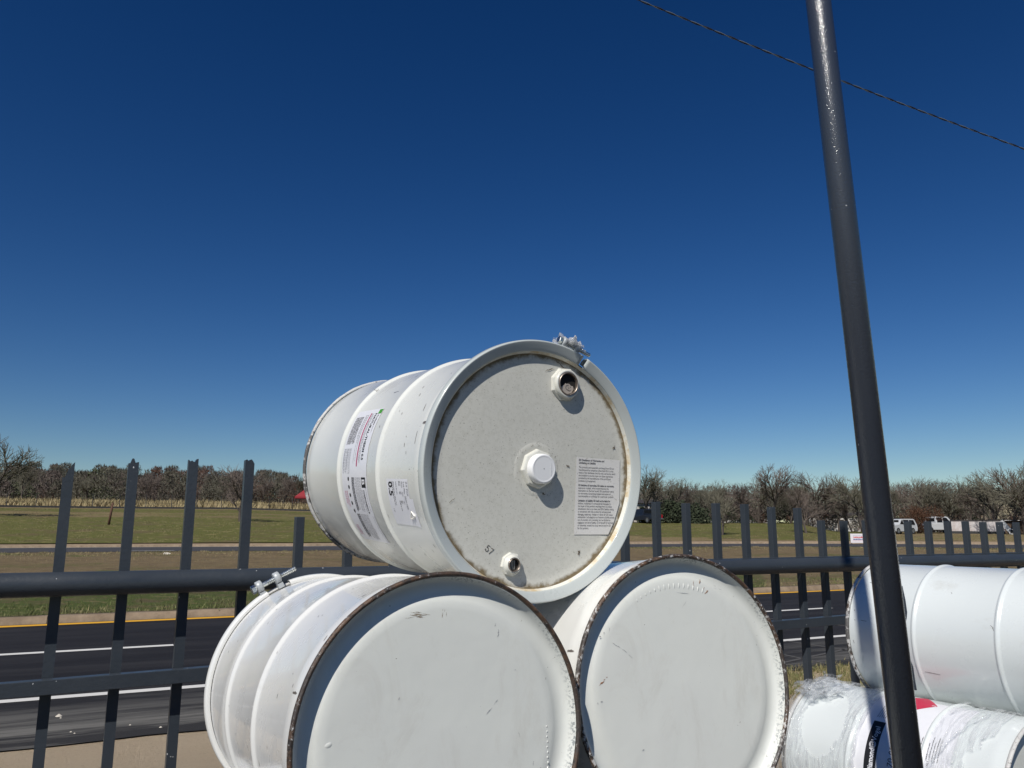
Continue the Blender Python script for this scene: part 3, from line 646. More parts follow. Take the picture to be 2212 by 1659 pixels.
# measured picket positions (sight x at the rail) and tops
px_meas = [(126, 990, 1), (268, 990, 2), (399.5, 991, 3), (524, 992, 4), (641.6, 1117, 0), (1420.6, 1085, 0), (1486, 1088, 0), (1551.5, 1088, 0), (1614, 1090, 0), (1672, 1096, 0), (1729, 1098, 0), (1779, 1125, 0), (1828, 1126, 0),
           (1967.5, 1127, 0), (2011, 1127, 0), (2054, 1127, 0), (2093, 1127, 0), (2131, 1128, 0), (2167, 1128, 0), (2203, 1129, 0)]
pick = []
for x, yt, j in px_meas:
    P = onF(x, 1235 if x < 1300 else 1205, .053); pick.append((sF(P), onF(x, yt, .053).z, j))
sp = .2286
def fill(a, b):
    n = max(1, round((b - a)/sp)); return [a + (b - a)*i/n for i in range(1, n)]
for (a, b) in ((pick[4][0], pick[5][0]), (pick[12][0], pick[13][0])):
    for s in fill(a, b): pick.append((s, CH + .078, 0))
for i in range(1, 10): pick.append((pick[0][0] - .03 - .228*i, CH + (.29 if i < 3 else .075), 5 if i < 3 else 0))
lastp = pick[19][0]
for i in range(1, 20): pick.append((lastp + .2286*i, CH + .075, 0))
for s, zt, jag in sorted(pick):
    if s > s1 - .05 or s < s0 + .05: continue
    m = MB(); w = .019; zb = -.12
    a = [FP(s + dx, .054 + dy, zb) for dx, dy in ((-w, -w), (w, -w), (w, w), (-w, w))]
    if jag:
        r3 = random.Random(jag); n = 6; top = []
        ring = [(-w + 2*w*i/n, -w) for i in range(n)] + [(w, -w)] + [(w - 2*w*i/n, w) for i in range(n)] + [(-w, w)]
        hh = [(.0 if jag != 1 else -.07*(1 - i/n)) - .022*r3.random() for i in range(n+1)]; hh = hh + hh[::-1]
        vs = [FP(s + p[0], .054 + p[1], zb) for p in ring] + [FP(s + p[0], .054 + p[1], zt + hv) for p, hv in zip(ring, hh)]
        k_ = len(ring); m.add(vs, [(i, (i+1) % k_, k_+(i+1) % k_, k_+i) for i in range(k_)] + [(k_+i, k_+i+1, 2*k_-2-i, 2*k_-1-i) for i in range(n)])
    else:
        t_ = [Vector((v.x, v.y, zt)) for v in a]
        m.add(a + t_, [(0,1,5,4),(1,2,6,5),(2,3,7,6),(3,0,4,7),(4,5,6,7)])
    m.build('picket', FENCE, fence, bevel=.0025 if not jag else 0)

# ------------------------------------------------------------------ terrain
RA = radians(64.2); RDx, RDy = sin(RA), cos(RA); RNx, RNy = -cos(RA), sin(RA)
ZR = -.285; RROT = pi/2 - RA
def RP(s, u, z): return (s*RDx + u*RNx, s*RDy + u*RNy, z)
UE, UK = 6.85, 15.66
def yard_z(s, u):
    if u < 4.0: return 0 + .012*noise.noise(Vector((s*.8, u*.8, 0)))
    t = min(1, (u - 4.0)/2.4); t = t*t*(3 - 2*t); b = ZR - .012
    z = b*t + .012*noise.noise(Vector((s*.8, u*.8, 0)))*(1 - t)
    return z
tbl = [(-160, 1197, 1186.5), (0, 1194.4, 1184.5), (654, 1189.8, 1180.7), (1200, 1183.5, 1177), (1600, 1181, 1175), (1900, 1181.5, 1175.2), (2212, 1186, 1177.5), (2330, 1190, 1179)]
ZF = .215
rn_t = []; rf_t = []
for x, yn, yf in tbl:
    P, Q = atz(x, yn, ZF), atz(x, yf, ZF); rn_t.append((atan2(P.x, P.y), hypot(P.x, P.y))); rf_t.append((atan2(Q.x, Q.y), hypot(Q.x, Q.y)))
def interp(t, a):
    if a <= t[0][0]: return t[0][1]
    for (a0, r0), (a1, r1) in zip(t, t[1:]):
        if a <= a1: return r0 + (r1 - r0)*(a - a0)/(a1 - a0)
    return t[-1][1]
def r_kerb(a): return (UK + .22)/max(.05, RNx*sin(a) + RNy*cos(a))
def r_near(a): return max(interp(rn_t, a), r_kerb(a) + 8)
def r_far(a): return max(interp(rf_t, a), r_near(a) + 9)
e120 = [(azof(x), (1150 - y)/F) for x, y in ((0, 1105), (500, 1104), (900, 1112), (1400, 1131), (1730, 1134), (1800, 1149), (2212, 1153))]
e250 = [(azof(x), (1150 - y)/F) for x, y in ((0, 1086), (500, 1085), (900, 1100), (1400, 1129), (1730, 1131), (1800, 1146), (2212, 1150))]
def far_z(a, r):
    rf = r_far(a); z0 = ZF + .14; z1 = CH + 120*interp(e120, a)*1.02; z2 = CH + 250*interp(e250, a)
    if r < 120:
        t = max(0, (r - rf)/(120 - rf)); z = z0 + (z1 - z0)*(t**.92)
    elif r < 250: z = z1 + (z2 - z1)*(r - 120)/130
    else: z = z2 + min(r - 250, 400)*.008
    return z + .05*noise.noise(Vector((r*cos(a)*.05, r*sin(a)*.05, 0)))*min(1, max(0, (r - rf)/20))
def grassmat(name, tan, green, scale=1.0, bias=.5, fine=1.0):
    m = mat(name, tan, .9, 0, 0, .15); q = NT(m)
    a = q.noise(.35*scale, 6, .62); b = q.noise(5*scale, 6, .7); c = q.noise(26*fine, 4, .7)
    at = q.n('Attribute'); at.attribute_name = 'green'
    dd = q.noise(1.3*scale, 6, .65); wide = q.noise(.09*scale, 3, .5, q.coords((.5, 1.6, 1)))
    f = q.math('ADD', q.math('ADD', q.math('MULTIPLY', a, .35), q.math('ADD', q.math('MULTIPLY', b, .30), q.math('ADD', q.math('MULTIPLY', dd, .30), q.math('MULTIPLY', q.math('SUBTRACT', wide, .5), .6)))), q.math('SUBTRACT', q.math('MULTIPLY', at.outputs['Fac'], .55), .25))
    col = q.mix(q.ramp(f, [(bias - .05, 0.0), (bias + .05, 1.0)]), tan, green)
    col = q.mix(q.ramp(c, [(.30, .55), (.62, 0.0)]), col, tuple(x*.35 for x in green))
    col = q.mix(q.ramp(b, [(.54, 0.0), (.66, .6)]), col, tuple(min(1, x*1.4) for x in tan)); col = q.mix(q.ramp(dd, [(.36, .75), (.50, 0.0)]), col, tuple(x*.52 for x in tan)); col = q.mix(q.ramp(b, [(.34, .6), (.46, 0.0)]), col, tuple(x*.5 for x in tan))
    q.base(col); q.bump(c, .8, .05); return m
GR_M = grassmat('winter grass of the median', (.215, .155, .088), (.080, .105, .026)); GR_F = grassmat('winter grass of the field', (.235, .175, .092), (.118, .122, .032), .25, .5, .35)
def setattr_green(o, vals):
    at = o.data.attributes.new('green', 'FLOAT', 'POINT'); at.data.foreach_set('value', vals)
RNX_, RNY_ = -cos(radians(64.2)), sin(radians(64.2))
SAND = mat('beige sandy gravel', (.36, .27, .17), .95, 0, 0, .2); q = NT(SAND)
g1 = q.noise(48, 6, .82); g2 = q.noise(2.2, 5, .6)
c = q.mix(g2, (.60, .46, .30), (.76, .61, .43)); c = q.mix(q.ramp(g1, [(.50, 0.0), (.68, .75)]), c, (.72, .60, .45)); c = q.mix(q.ramp(g1, [(.28, .8), (.42, 0.0)]), c, (.16, .11, .065))
yd = q.n('MapRange'); yd.inputs[1].default_value = 2.6; yd.inputs[2].default_value = 3.9; ox = q.xyz()
q.l(q.math('ADD', q.math('ADD', q.math('MULTIPLY', ox[0], RNX_), q.math('MULTIPLY', ox[1], RNY_)), q.math('MULTIPLY', g2, .6)), yd.inputs[0]); c = q.mix(yd.outputs[0], q.mix(g1, (.05, .045, .04), (.15, .135, .115)), c)  # unseen yard side coloured darker to cut bounce light onto the drum lids
q.base(c); q.bump(g1, 1.0, .05)
# near ground: yard and shoulder
m = MB(); ss = [-300, -120, -60, -30] + [-20 + .5*i for i in range(100)] + [40, 60, 120, 300]; us = [-300, -80, -20, -8, -4] + [-3 + .3*i for i in range(34)] + [7.3, 9, 15.62]
us = sorted(set(round(u, 3) for u in us))
vs = [RP(s, u, yard_z(s, u)) for s in ss for u in us]; n = len(us)
m.add(vs, [(i*n+j, i*n+j+1, (i+1)*n+j+1, (i+1)*n+j) for i in range(len(ss)-1) for j in range(n-1)], 0, True)
ground = tag(m.build('ground', SAND), kind='structure')
m = MB(); m.lathe([(-.9, .0001), (-.9, 5000)], 64); tag(m.build('ground', mat('distant soil', (.16, .13, .08), .95)), kind='structure')
# road
ASPH = mat('dark asphalt', (.022, .021, .022), .85, 0, 0, .3); q = NT(ASPH)
st = q.noise(.9, 7, .72, q.coords((.22, 2.6, 1))); fi = q.noise(240, 2, .7); y_ = q.xyz()[1]
worn = q.ramp(q.math('ADD', y_, q.math('MULTIPLY', q.math('SUBTRACT', st, .5), 1.8)), [(0.0, 1.0), (1.0, 0.0)])
wr = q.n('MapRange'); wr.inputs[1].default_value = 6.9; wr.inputs[2].default_value = 9.0; wr.inputs[3].default_value = 1; wr.inputs[4].default_value = 0
q.l(q.math('ADD', y_, q.math('MULTIPLY', q.math('SUBTRACT', st, .5), 1.4)), wr.inputs[0])
c = q.mix(q.ramp(st, [(.42, 0.0), (.62, 1.0)]), (.0085, .0075, .0090), (.021, .0195, .0205))
c = q.mix(wr.outputs[0], c, q.mix(q.ramp(st, [(.46, 0.0), (.60, 1.0)]), (.026, .024, .023), (.20, .19, .17)))
c = q.mix(q.ramp(fi, [(.68, 0.0), (.74, .55)]), c, (.17, .16, .15)); q.base(c); q.bump(fi, .5, .006)
RM = Matrix.Rotation(RROT, 4, 'Z')
m = MB(); xs = [-300, -100, -40] + [-25 + .25*i for i in range(260)] + [60, 100, 300]
vs = []
for x in xs:
    w = .05*noise.noise(Vector((x*1.3, 0, 0))) + .03*noise.noise(Vector((x*7, 2, 0))); vs += [(x, UE + w, ZR), (x, UE + 1, ZR), (x, UK, ZR)]
m.add(vs, [(3*i+j, 3*i+3+j, 3*i+4+j, 3*i+1+j) for i in range(len(xs)-1) for j in range(2)])
road = tag(m.build('road', ASPH), kind='structure'); road.matrix_world = RM
WHITE = mat('white road paint', (.62, .60, .56), .7); q = NT(WHITE); q.base(q.mix(q.ramp(q.noise(30, 6, .75), [(.60, 0.0), (.74, .6)]), (.66, .64, .60), (.18, .17, .16)))
YELLOW = mat('yellow road paint', (.70, .36, .02), .7); q = NT(YELLOW); q.base(q.mix(q.ramp(q.noise(30, 6, .75), [(.62, 0.0), (.76, .5)]), (.72, .37, .02), (.30, .18, .04)))
m = MB(); m.add([(-300, 8.66, ZR+.004), (300, 8.66, ZR+.004), (300, 8.81, ZR+.004), (-300, 8.81, ZR+.004)], [(0,1,2,3)]); m.build('edge_line', WHITE, road)
m = MB(); m.add([(-300, 15.32, ZR+.004), (300, 15.32, ZR+.004), (300, 15.56, ZR+.004), (-300, 15.56, ZR+.004)], [(0,1,2,3)]); m.build('yellow_line', YELLOW, road)
dash_end = atz(375, 1395, ZR); se = dash_end.x*RDx + dash_end.y*RDy
for k_ in range(-3, 6):
    x1 = se + k_*12.2; m = MB(); m.add([(x1-5.5, 11.90, ZR+.004), (x1, 11.90, ZR+.004), (x1, 12.06, ZR+.004), (x1-5.5, 12.06, ZR+.004)], [(0,1,2,3)]); m.build('lane_dash', WHITE, road)
m = MB(); r4 = random.Random(2)
for (x0, y0, x1, y1) in ((1600, 1395, 1815, 1440), (1700, 1385, 1830, 1405), (1690, 1432, 1830, 1402), (1600, 1330, 1825, 1352)):
    P, Q = atz(x0, y0, ZR+.003), atz(x1, y1, ZR+.003); m.beam(RM.inverted() @ P, RM.inverted() @ Q, .05, .002)
m.build('crack_seal', mat('pale crack', (.075, .07, .066), .9), road)
CONC = mat('weathered tan concrete', (.36, .29, .21), .9, 0, 0, .2); q = NT(CONC)
q.base(q.mix(q.ramp(q.noise(3, 7, .7), [(.35, 0.0), (.7, 1.0)]), (.19, .14, .095), (.32, .245, .17))); q.bump(q.noise(40, 5, .7), .5, .01)
m = MB(); xk = -120
while xk < 160:
    w = .012*noise.noise(Vector((xk, 0, 0)))
    pr = [(UK+.0, ZR-.02), (UK+.02, ZR+.02), (UK+.05, ZR+.085), (UK+.09, ZR+.11), (UK+.24, ZR+.12), (UK+.24, ZR-.1)]
    k2 = 10; vs = []
    for i in range(k2+1):
        x = xk + 3.042*i/k2; vs += [(x, p[0] + .012*noise.noise(Vector((x*2, p[1]*9, 1))), p[1] + .008*noise.noise(Vector((x*1.7, p[0], 5)))) for p in pr]
    m.add(vs, [(6*i+j, 6*i+6+j, 6*i+7+j, 6*i+1+j) for i in range(k2) for j in range(5)], 0, True); xk += 3.05
kerb = tag(m.build('kerb', CONC), kind='structure'); kerb.matrix_world = RM
# median
azs = [radians(-75 + .5*i) for i in range(0, 240)]
m = MB(); vs = []; gv = []; NR = 60
for a in azs:
    r0, r1 = r_kerb(a) - .03, r_near(a) + .4
    for j in range(NR+1):
        t = j/NR; r = r0 + (r1 - r0)*(t**1.6); z = (ZR + .118) + (ZF - .012 - ZR - .118)*(t*t*(3-2*t))
        z += .05*noise.noise(Vector((r*sin(a)*.4, r*cos(a)*.4, 0)))*sin(pi*t)
        vs.append((r*sin(a), r*cos(a), z))
        d = r - r0; g = .62*math.exp(-(d/9)**2) if a < .3 else .35*math.exp(-((d - 3.0)/2.0)**2); g += .30*max(0, 1 - (r1 - r)/5)*(a > .35)
        g += .18*max(0, 1 - abs(r1 - 4 - r)/5)
        gv.append(.30 + .75*g)
m.add(vs, [(i*(NR+1)+j, (i+1)*(NR+1)+j, (i+1)*(NR+1)+j+1, i*(NR+1)+j+1) for i in range(len(azs)-1) for j in range(NR)], 0, True)
med = tag(m.build('grass_median', GR_M, recalc=False), kind='structure'); setattr_green(med, gv)
# far road, its lines, kerb
def strip(name, f0, f1, z, mtl, n=240, a0=-62, a1=48, parent=None):
    m = MB(); vs = []
    for i in range(n+1):
        a = radians(a0 + (a1-a0)*i/n); ra, rb = f0(a), f1(a); vs += [(ra*sin(a), ra*cos(a), z), (rb*sin(a), rb*cos(a), z)]
    m.add(vs, [(2*i, 2*i+2, 2*i+3, 2*i+1) for i in range(n)]); return m.build(name, mtl, parent, recalc=False)
ASPH2 = mat('grey asphalt of the far road', (.040, .037, .038), .9); q = NT(ASPH2); q.base(q.mix(q.noise(.5, 6, .7), (.030, .028, .029), (.055, .051, .052)))
froad = tag(strip('far_road', r_near, lambda a: r_far(a) + .1, ZF, ASPH2), kind='structure')
strip('edge_line', lambda a: r_far(a) - .55, lambda a: r_far(a) - .2, ZF + .012, WHITE, parent=froad)
aL, aR = azof(262), azof(380); strip('lane_dash', lambda a: r_near(a) + 1.1, lambda a: r_near(a) + 1.4, ZF + .012, WHITE, 20, math.degrees(aL), math.degrees(aR), froad)
m = MB(); vs = []
for i in range(241):
    a = radians(-62 + 110*i/240); r = r_far(a) + .1; zt = ZF + .14
    vs += [(r*sin(a), r*cos(a), ZF - .02), ((r+.05)*sin(a), (r+.05)*cos(a), zt), ((r+1.5)*sin(a), (r+1.5)*cos(a), zt + .08)]
m.add(vs, [(3*i+j, 3*i+3+j, 3*i+4+j, 3*i+1+j) for i in range(240) for j in range(2)], 0, True); tag(m.build('far_kerb', CONC, recalc=False), kind='structure')
# field
rrs = [0, .02, .05, .1, .15, .2, .26, .33, .4, .48, .56, .64, .72, .8, .88, .95, 1]
m = MB(); vs = []; gv = []
rad = lambda a: [r_far(a) + 1.4 + (120 - r_far(a) - 1.4)*t for t in rrs] + [128, 138, 150, 165, 185, 210, 250, 350, 500, 800, 1500, 4000]
for a in azs:
    rr_ = rad(a)
    for r in rr_:
        vs.append((r*sin(a), r*cos(a), far_z(a, r)))
        px_ = 1106 + F*tan(a)*.983
        if px_ < 1150: g = .86 if r < 92 else (.55 if r < 100 else (.40 if r < 108 else .80)); g = .02 if r > 117 else g
        else: g = .72 if r < 66 else (.30 if r < 78 else .72)
        if px_ > 1900: g = .35
        gv.append(g)
k_ = len(rad(0)); m.add(vs, [(i*k_+j, (i+1)*k_+j, (i+1)*k_+j+1, i*k_+j+1) for i in range(len(azs)-1) for j in range(k_-1)], 0, True)
field = tag(m.build('field', GR_F, recalc=False), kind='structure'); setattr_green(field, gv)

# ------------------------------------------------------------------ grass blades (uncountable)
BLADE = mat('grass blades', (.12, .12, .04), .8); q = NT(BLADE); oi = q.n('Attribute'); oi.attribute_name = 'green'
q.base(q.mix(oi.outputs['Fac'], (.32, .25, .13), (.105, .13, .032)))
def blades(name, pts, mtl):
    vs = []; fs = []; g = []; r = random.Random(6)
    for (x, y, z, h, gr) in pts:
        a = r.random()*2*pi; w = h*.10; lx, ly = r.uniform(-.6, .6)*h, r.uniform(-.6, .6)*h; o = len(vs)
        vs += [(x - w*cos(a), y - w*sin(a), z - .01), (x + w*cos(a), y + w*sin(a), z - .01), (x + lx, y + ly, z + h*r.uniform(.5, 1))]; fs.append((o, o+1, o+2)); g += [gr]*3
    me = bpy.data.meshes.new(name); me.from_pydata(vs, [], fs); me.materials.append(mtl); o = bpy.data.objects.new(name, me); COL.objects.link(o); setattr_green(o, g); return o
r5 = random.Random(12); pts = []
while len(pts) < 26000:
    a = azof(r5.uniform(-60, 2270)); r0 = r_kerb(a); d = r5.random()**1.7*11; r = r0 + .02 + d; t = (d + .05)/(r_near(a) - r0); 
    if t > .9: continue
    t = t**(1/1.6) if False else t; x, y = r*sin(a), r*cos(a)
    z = (ZR + .118) + (ZF - .012 - ZR - .118)*(t*t*(3-2*t))
    cl = noise.noise(Vector((x*.9, y*.9, 3))); grn = .75*math.exp(-(d/7)**2)*(1 if a < .3 else .6) + cl*.8 + r5.uniform(-.2, .2)
    pts.append((x, y, z, r5.uniform(.03, .075), max(0, min(1, grn))))
tag(blades('median_grass', pts, BLADE), 'short green and straw coloured grass along the far kerb', 'grass', None, 'stuff')
pts = []
for c_ in range(420):
    x = r5.uniform(1.9, 6.0); u = r5.uniform(4.6, 6.95) if r5.random() < .8 else r5.uniform(6.4, 6.9)
    s = (x + cos(RA)*u)/sin(RA) if False else (x - u*RNx)/RDx; X, Y, _ = RP(s, u, 0); z = yard_z(s, u)
    if noise.noise(Vector((X*1.3, Y*1.3, 9))) < -.12: continue
    for b in range(60):
        dx, dy = r5.gauss(0, .09), r5.gauss(0, .09); pts.append((X + dx, Y + dy, z, r5.uniform(.02, .08), max(0, min(1, r5.gauss(.55, .3)))))
tag(blades('verge_grass', pts, BLADE), 'scrubby tufts of grass on the soil between the fence and the road', 'grass', None, 'stuff')
pts = []; r9 = random.Random(31)
while len(pts) < 42000:
    a = azof(r9.uniform(-60, 2270)); r0, r1 = r_kerb(a), r_near(a); t = r9.random(); r = r0 + (r1 - r0 - .3)*t; cx, cy = r*sin(a), r*cos(a); d = r - r0
    z = (ZR + .118) + (ZF - .012 - ZR - .118)*(t**1.25*t**1.25*(3 - 2*t**1.25) if False else (lambda q_: q_*q_*(3-2*q_))(t)); cl = noise.noise(Vector((cx*.35, cy*.35, 8)))
    if noise.noise(Vector((cx*1.1, cy*1.1, 2))) < -.05: continue
    g0 = .60*math.exp(-(d/8)**2) + .25 + cl*.8
    for b in range(7):
        pts.append((cx + r9.gauss(0, .10), cy + r9.gauss(0, .10), z, r9.uniform(.05, .13), max(0, min(1, g0 + r9.uniform(-.3, .3)))))
tag(blades('rough_grass', pts, BLADE), 'rough tufts of straw coloured grass across the median', 'grass', None, 'stuff')
pts = []
while len(pts) < 36000:
    a = azof(r9.uniform(-60, 2270)); r = r9.uniform(r_far(a) + 2, 118); cx, cy = r*sin(a), r*cos(a); cl = noise.noise(Vector((cx*.06, cy*.10, 8)))
    if noise.noise(Vector((cx*.4, cy*.4, 2))) < .0: continue
    for b in range(6): pts.append((cx + r9.gauss(0, .25), cy + r9.gauss(0, .25), far_z(a, r), r9.uniform(.06, .16), max(0, min(1, .55 + cl*1.2 + r9.uniform(-.35, .35)))))
tag(blades('field_grass', pts, BLADE), 'patchy green and straw grass across the far field', 'grass', None, 'stuff')
# pebbles on the road
PEB = mat('pale stone', (.55, .5, .42), .8)
for i, (x, y, s_) in enumerate(((127, 1548, .035), (131, 1552, .012), (153, 1582, .012), (161, 1585, .010), (281, 1567, .012), (347, 1572, .016))):
    P = atz(x, y, ZR); m = MB(); n = 9; vs = [(0, 0, s_*.6)] + [(s_*cos(2*pi*k/n)*(.8 + .3*noise.noise(Vector((k, i, 0)))), s_*sin(2*pi*k/n)*.7, 0) for k in range(n)]
    m.add(vs, [(0, 1+k, 1+(k+1) % n) for k in range(n)], 0, True); o = m.build('stone', PEB); o.location = (P.x, P.y, ZR + .001)
    tag(o, ('largest pale stone lying on the road shoulder between two pickets' if i == 0 else 'tiny pale stone on the worn road shoulder'), 'stone', 'pale stones on the road shoulder')

# ------------------------------------------------------------------ overhead cable
CB = mat('weathered cable', (.05, .055, .06), .5, .2)
ya, yb = 9.0, 11.5
Pa, Pb = atY(1180, -82, ya), atY(2420, 395, yb); cab = MB()
def cpt(t):
    p = Pa + (Pb - Pa)*t; p.z -= .35*4*t*(1-t)*.25; return p
for ph, r_, mi in ((0, .0075, 0), (pi, .0055, 1)):
    pts = []
    for i in range(900):
        t = i/899; p = cpt(t); w = 2*pi*t*26 + ph; pts.append(p + Vector((0, cos(w), sin(w)))*.0075)
    cab.tube(pts, r_, 5, mi)
o = cab.build('power_cable', [mat('black insulated strand', (.015, .016, .018), .5), mat('bare aluminium strand', (.20, .23, .24), .5, .5)]); tag(o, 'twisted overhead cable crossing the blue sky behind the pole', 'cable')

# ------------------------------------------------------------------ trees and woods
BARK = mat('grey brown bark', (.075, .060, .050), .9); TWIG = mat('bare brown twigs', (.125, .098, .082), .9); TWIG2 = mat('grey olive twigs', (.115, .106, .076), .9)
def tree_mesh(seed, H=8.0, spread=.5, twig=TWIG, name='tree', narrow=1.0):
    r = random.Random(seed); tr = MB(); cr = MB()
    def seg(mb, p, q, ra, rb, n=3):
        d = (q - p).normalized(); a = d.orthogonal().normalized(); b = d.cross(a); vs = []
        for e, rr in ((p, ra), (q, rb)): vs += [e + (a*cos(2*pi*k/n) + b*sin(2*pi*k/n))*rr for k in range(n)]
        mb.add(vs, [(k, (k+1) % n, n+(k+1) % n, n+k) for k in range(n)])
    def grow(p, d, ln, rad_, lv):
        k = 2 if lv < 3 else 1; q0 = p; dd = d
        for i in range(k):
            dd = (dd + Vector((r.gauss(0, .16), r.gauss(0, .16), .10))).normalized(); q1 = q0 + dd*ln/k
            seg(tr if lv < 2 else cr, q0, q1, rad_*(1 - .3*i/k), rad_*(1 - .3*(i+1)/k), 5 if lv < 2 else 3)
            if lv < 4:
                for c in range((4, 4, 4, 3)[lv] if i == k-1 else (2, 3, 3, 3)[lv]):
                    a = r.random()*2*pi; tilt = r.uniform(.35, 1.0)*spread*1.6; o_ = dd.orthogonal().normalized(); o_.rotate(Matrix.Rotation(a, 3, dd))
                    nd = (dd*cos(tilt) + o_*sin(tilt)); nd.x *= narrow; nd.y *= narrow; grow(q1, nd.normalized(), ln*r.uniform(.55, .78), rad_*.55, lv+1)
            q0 = q1
    grow(Vector((0, 0, -.2)), Vector((0, 0, 1)), H*.34, H*.021, 0)
    return tr, cr
protos = []
for i in range(5):
    tr, cr = tree_mesh(20+i, 8.5, .52 + .05*(i % 3), TWIG if i % 2 else TWIG2)
    root = empty('bare_tree', (0, 0, 0)); tr.build('trunk', BARK, root, recalc=False); cr.build('crown', TWIG if i % 2 else TWIG2, root, recalc=False); protos.append(root)
used = [False]*5
def place_tree(x, R, ht, kind, label, group, rz=0):
    o = protos[kind] if not used[kind] else copy_tree(protos[kind]); used[kind] = True
    a = azof(x); s = ht/8.5; o.location = (R*sin(a), R*cos(a), far_z(a, R)); o.scale = (s, s, s); o.rotation_euler.z = rz
    tag(o, label, 'tree', group); return o
r7 = random.Random(77); G = 'bare winter trees along the far side of the field'
row = [(1398, 118, 9.2), (1432, 130, 9.0), (1462, 126, 8.6), (1500, 134, 8.0), (1535, 127, 7.6), (1570, 135, 8.2), (1606, 128, 8.3), (1640, 132, 8.8), (1672, 124, 10.5), (1708, 133, 8.4), (1745, 126, 9.0), (1776, 118, 9.6), (1812, 131, 8.2), (1842, 122, 7.4), (1868, 114, 9.4),
       (1935, 128, 8.8), (1968, 133, 8.8), (1998, 127, 8.6), (2030, 134, 9.2), (2062, 128, 8.8), (2092, 133, 9.0), (2122, 127, 9.4), (2150, 120, 10.4), (2182, 115, 10.6), (2215, 112, 10.8), (2250, 118, 10.0)]
ORD = ['first', 'second', 'third', 'fourth', 'fifth', 'sixth', 'seventh', 'eighth', 'ninth', 'tenth', 'eleventh', 'twelfth', 'thirteenth', 'fourteenth', 'fifteenth']
for i, (x, R, h) in enumerate(row):
    if i < 15: lab_ = 'bare winter tree in the far row, %s to the right of the top drum' % ORD[i]
    else: lab_ = 'bare winter tree in the far row, %s to the right of the leaning pole' % ORD[i-15]
    place_tree(x, R, h*(1.0 if x < 1790 else (1.04 if x < 2110 else .90))*(.93 + .14*r7.random()), i % 5, lab_, G, r7.random()*6)
place_tree(516, 86, 7.0, 1, 'lone bare tree on the left field behind the fourth tall picket', G, 1.0)
place_tree(1742, 92, 6.2, 3, 'darker bare tree standing before the far row, left of the dark shaded picket', G, 2.2)
place_tree(1560.5, 84, 5.8, 2, 'slender young tree alone on the field above the lower right drum', G, .4)
place_tree(-14, 95, 9.5, 4, 'tree at the left edge of the picture, only its branch tips in view', G, .4)
# evergreen and russet shrubs
def leafy(name, x, R, w, h, mtl, seed, label, cat, n=2600, grp=None):
    r = random.Random(seed); a = azof(x); root = empty(name, (R*sin(a), R*cos(a), far_z(a, R)-.1)); m = MB()
    clumps = [(r.gauss(0, w*.24), r.gauss(0, w*.24), r.uniform(.15, .85)*h, r.uniform(.15, .3)*w) for _ in range(16)]
    for _ in range(n):
        c = r.choice(clumps); v = Vector((r.gauss(0, 1), r.gauss(0, 1), r.gauss(0, 1))).normalized()*c[3]*r.random()**.4
        p = Vector(c[:3]) + v; s = w*.03*r.uniform(.6, 1.6); q1 = Vector((r.gauss(0, 1), r.gauss(0, 1), r.gauss(0, 1))).normalized()*s; q2 = Vector((r.gauss(0, 1), r.gauss(0, 1), r.gauss(0, 1))).normalized()*s
        m.add([p, p+q1, p+q2], [(0, 1, 2)])
    m.build('foliage', mtl, root, recalc=False); t = MB(); t.tube([(0, 0, 0), (.02*w, 0, h*.5)], [.05*w, .02*w], 6); t.build('stem', BARK, root); return tag(root, label, cat, grp)
gl = 'bare trees rising above the scrub woods on the left'
for i, (x, R, h) in enumerate(((40, 150, 8.2), (92, 168, 7.4), (176, 160, 8.0), (232, 172, 8.4), (322, 158, 7.2), (352, 175, 8.6), (446, 165, 7.8), (486, 156, 6.6), (566, 160, 8.2), (606, 150, 7.8), (640, 158, 8.6))):
    place_tree(x, R, h*.85, (i*2) % 5, 'bare tree rising from the left scrub woods, %s from the left edge' % ORD[i], gl, r7.random()*6)
LEAF_R = mat('russet leaves', (.085, .038, .018), .9); LEAF_G = mat('dull green leaves', (.06, .068, .03), .9); LEAF_Y = mat('yellow green leaves', (.17, .15, .035), .9); LEAF_D = mat('dark green leaves', (.03, .04, .018), .9)
leafy('shrub', 1984, 112, 3.6, 3.6, LEAF_R, 3, 'rounded russet brown shrub between the white SUV and the white truck', 'shrub', 5000)
leafy('shrub', 2003, 118, 2.6, 4.0, LEAF_R, 8, 'smaller russet shrub just right of the larger one, above the white truck bonnet', 'shrub', 2200)
# uncountable woods
def woods(name, items, mtls, label, n_per=1):
    m = MB(); r = random.Random(4)
    for (x, R, w, h, mi, dens, base) in items:
        a = azof(x); X, Y = R*sin(a), R*cos(a); z0 = far_z(a, R)
        for _ in range(dens):
            t = r.random(); hh = base + (h - base)*t; wr_ = w*(1 - .55*max(0, t - .35)/.65); ang = r.random()*2*pi; rr = sqrt(r.random())*wr_
            p = Vector((X + rr*cos(ang), Y + rr*sin(ang)*.6, z0 + hh)); ln = r.uniform(.3, 1.5)*(.65 if mi != 1 else .45)
            d = Vector((r.gauss(0, .55), r.gauss(0, .55), abs(r.gauss(1.0, .6)))).normalized() if mi != 1 else Vector((r.gauss(0, 1), r.gauss(0, 1), r.gauss(0, 1))).normalized()
            sw = d.orthogonal().normalized()*r.uniform(.03, .10)*(1 if mi != 1 else 1.8); m.add([p - sw, p + sw, p + d*ln], [(0, 1, 2)], mi)
    o = m.build(name, mtls, recalc=False); return tag(o, label, 'woods', None, 'stuff')
it = []; r8 = random.Random(21)
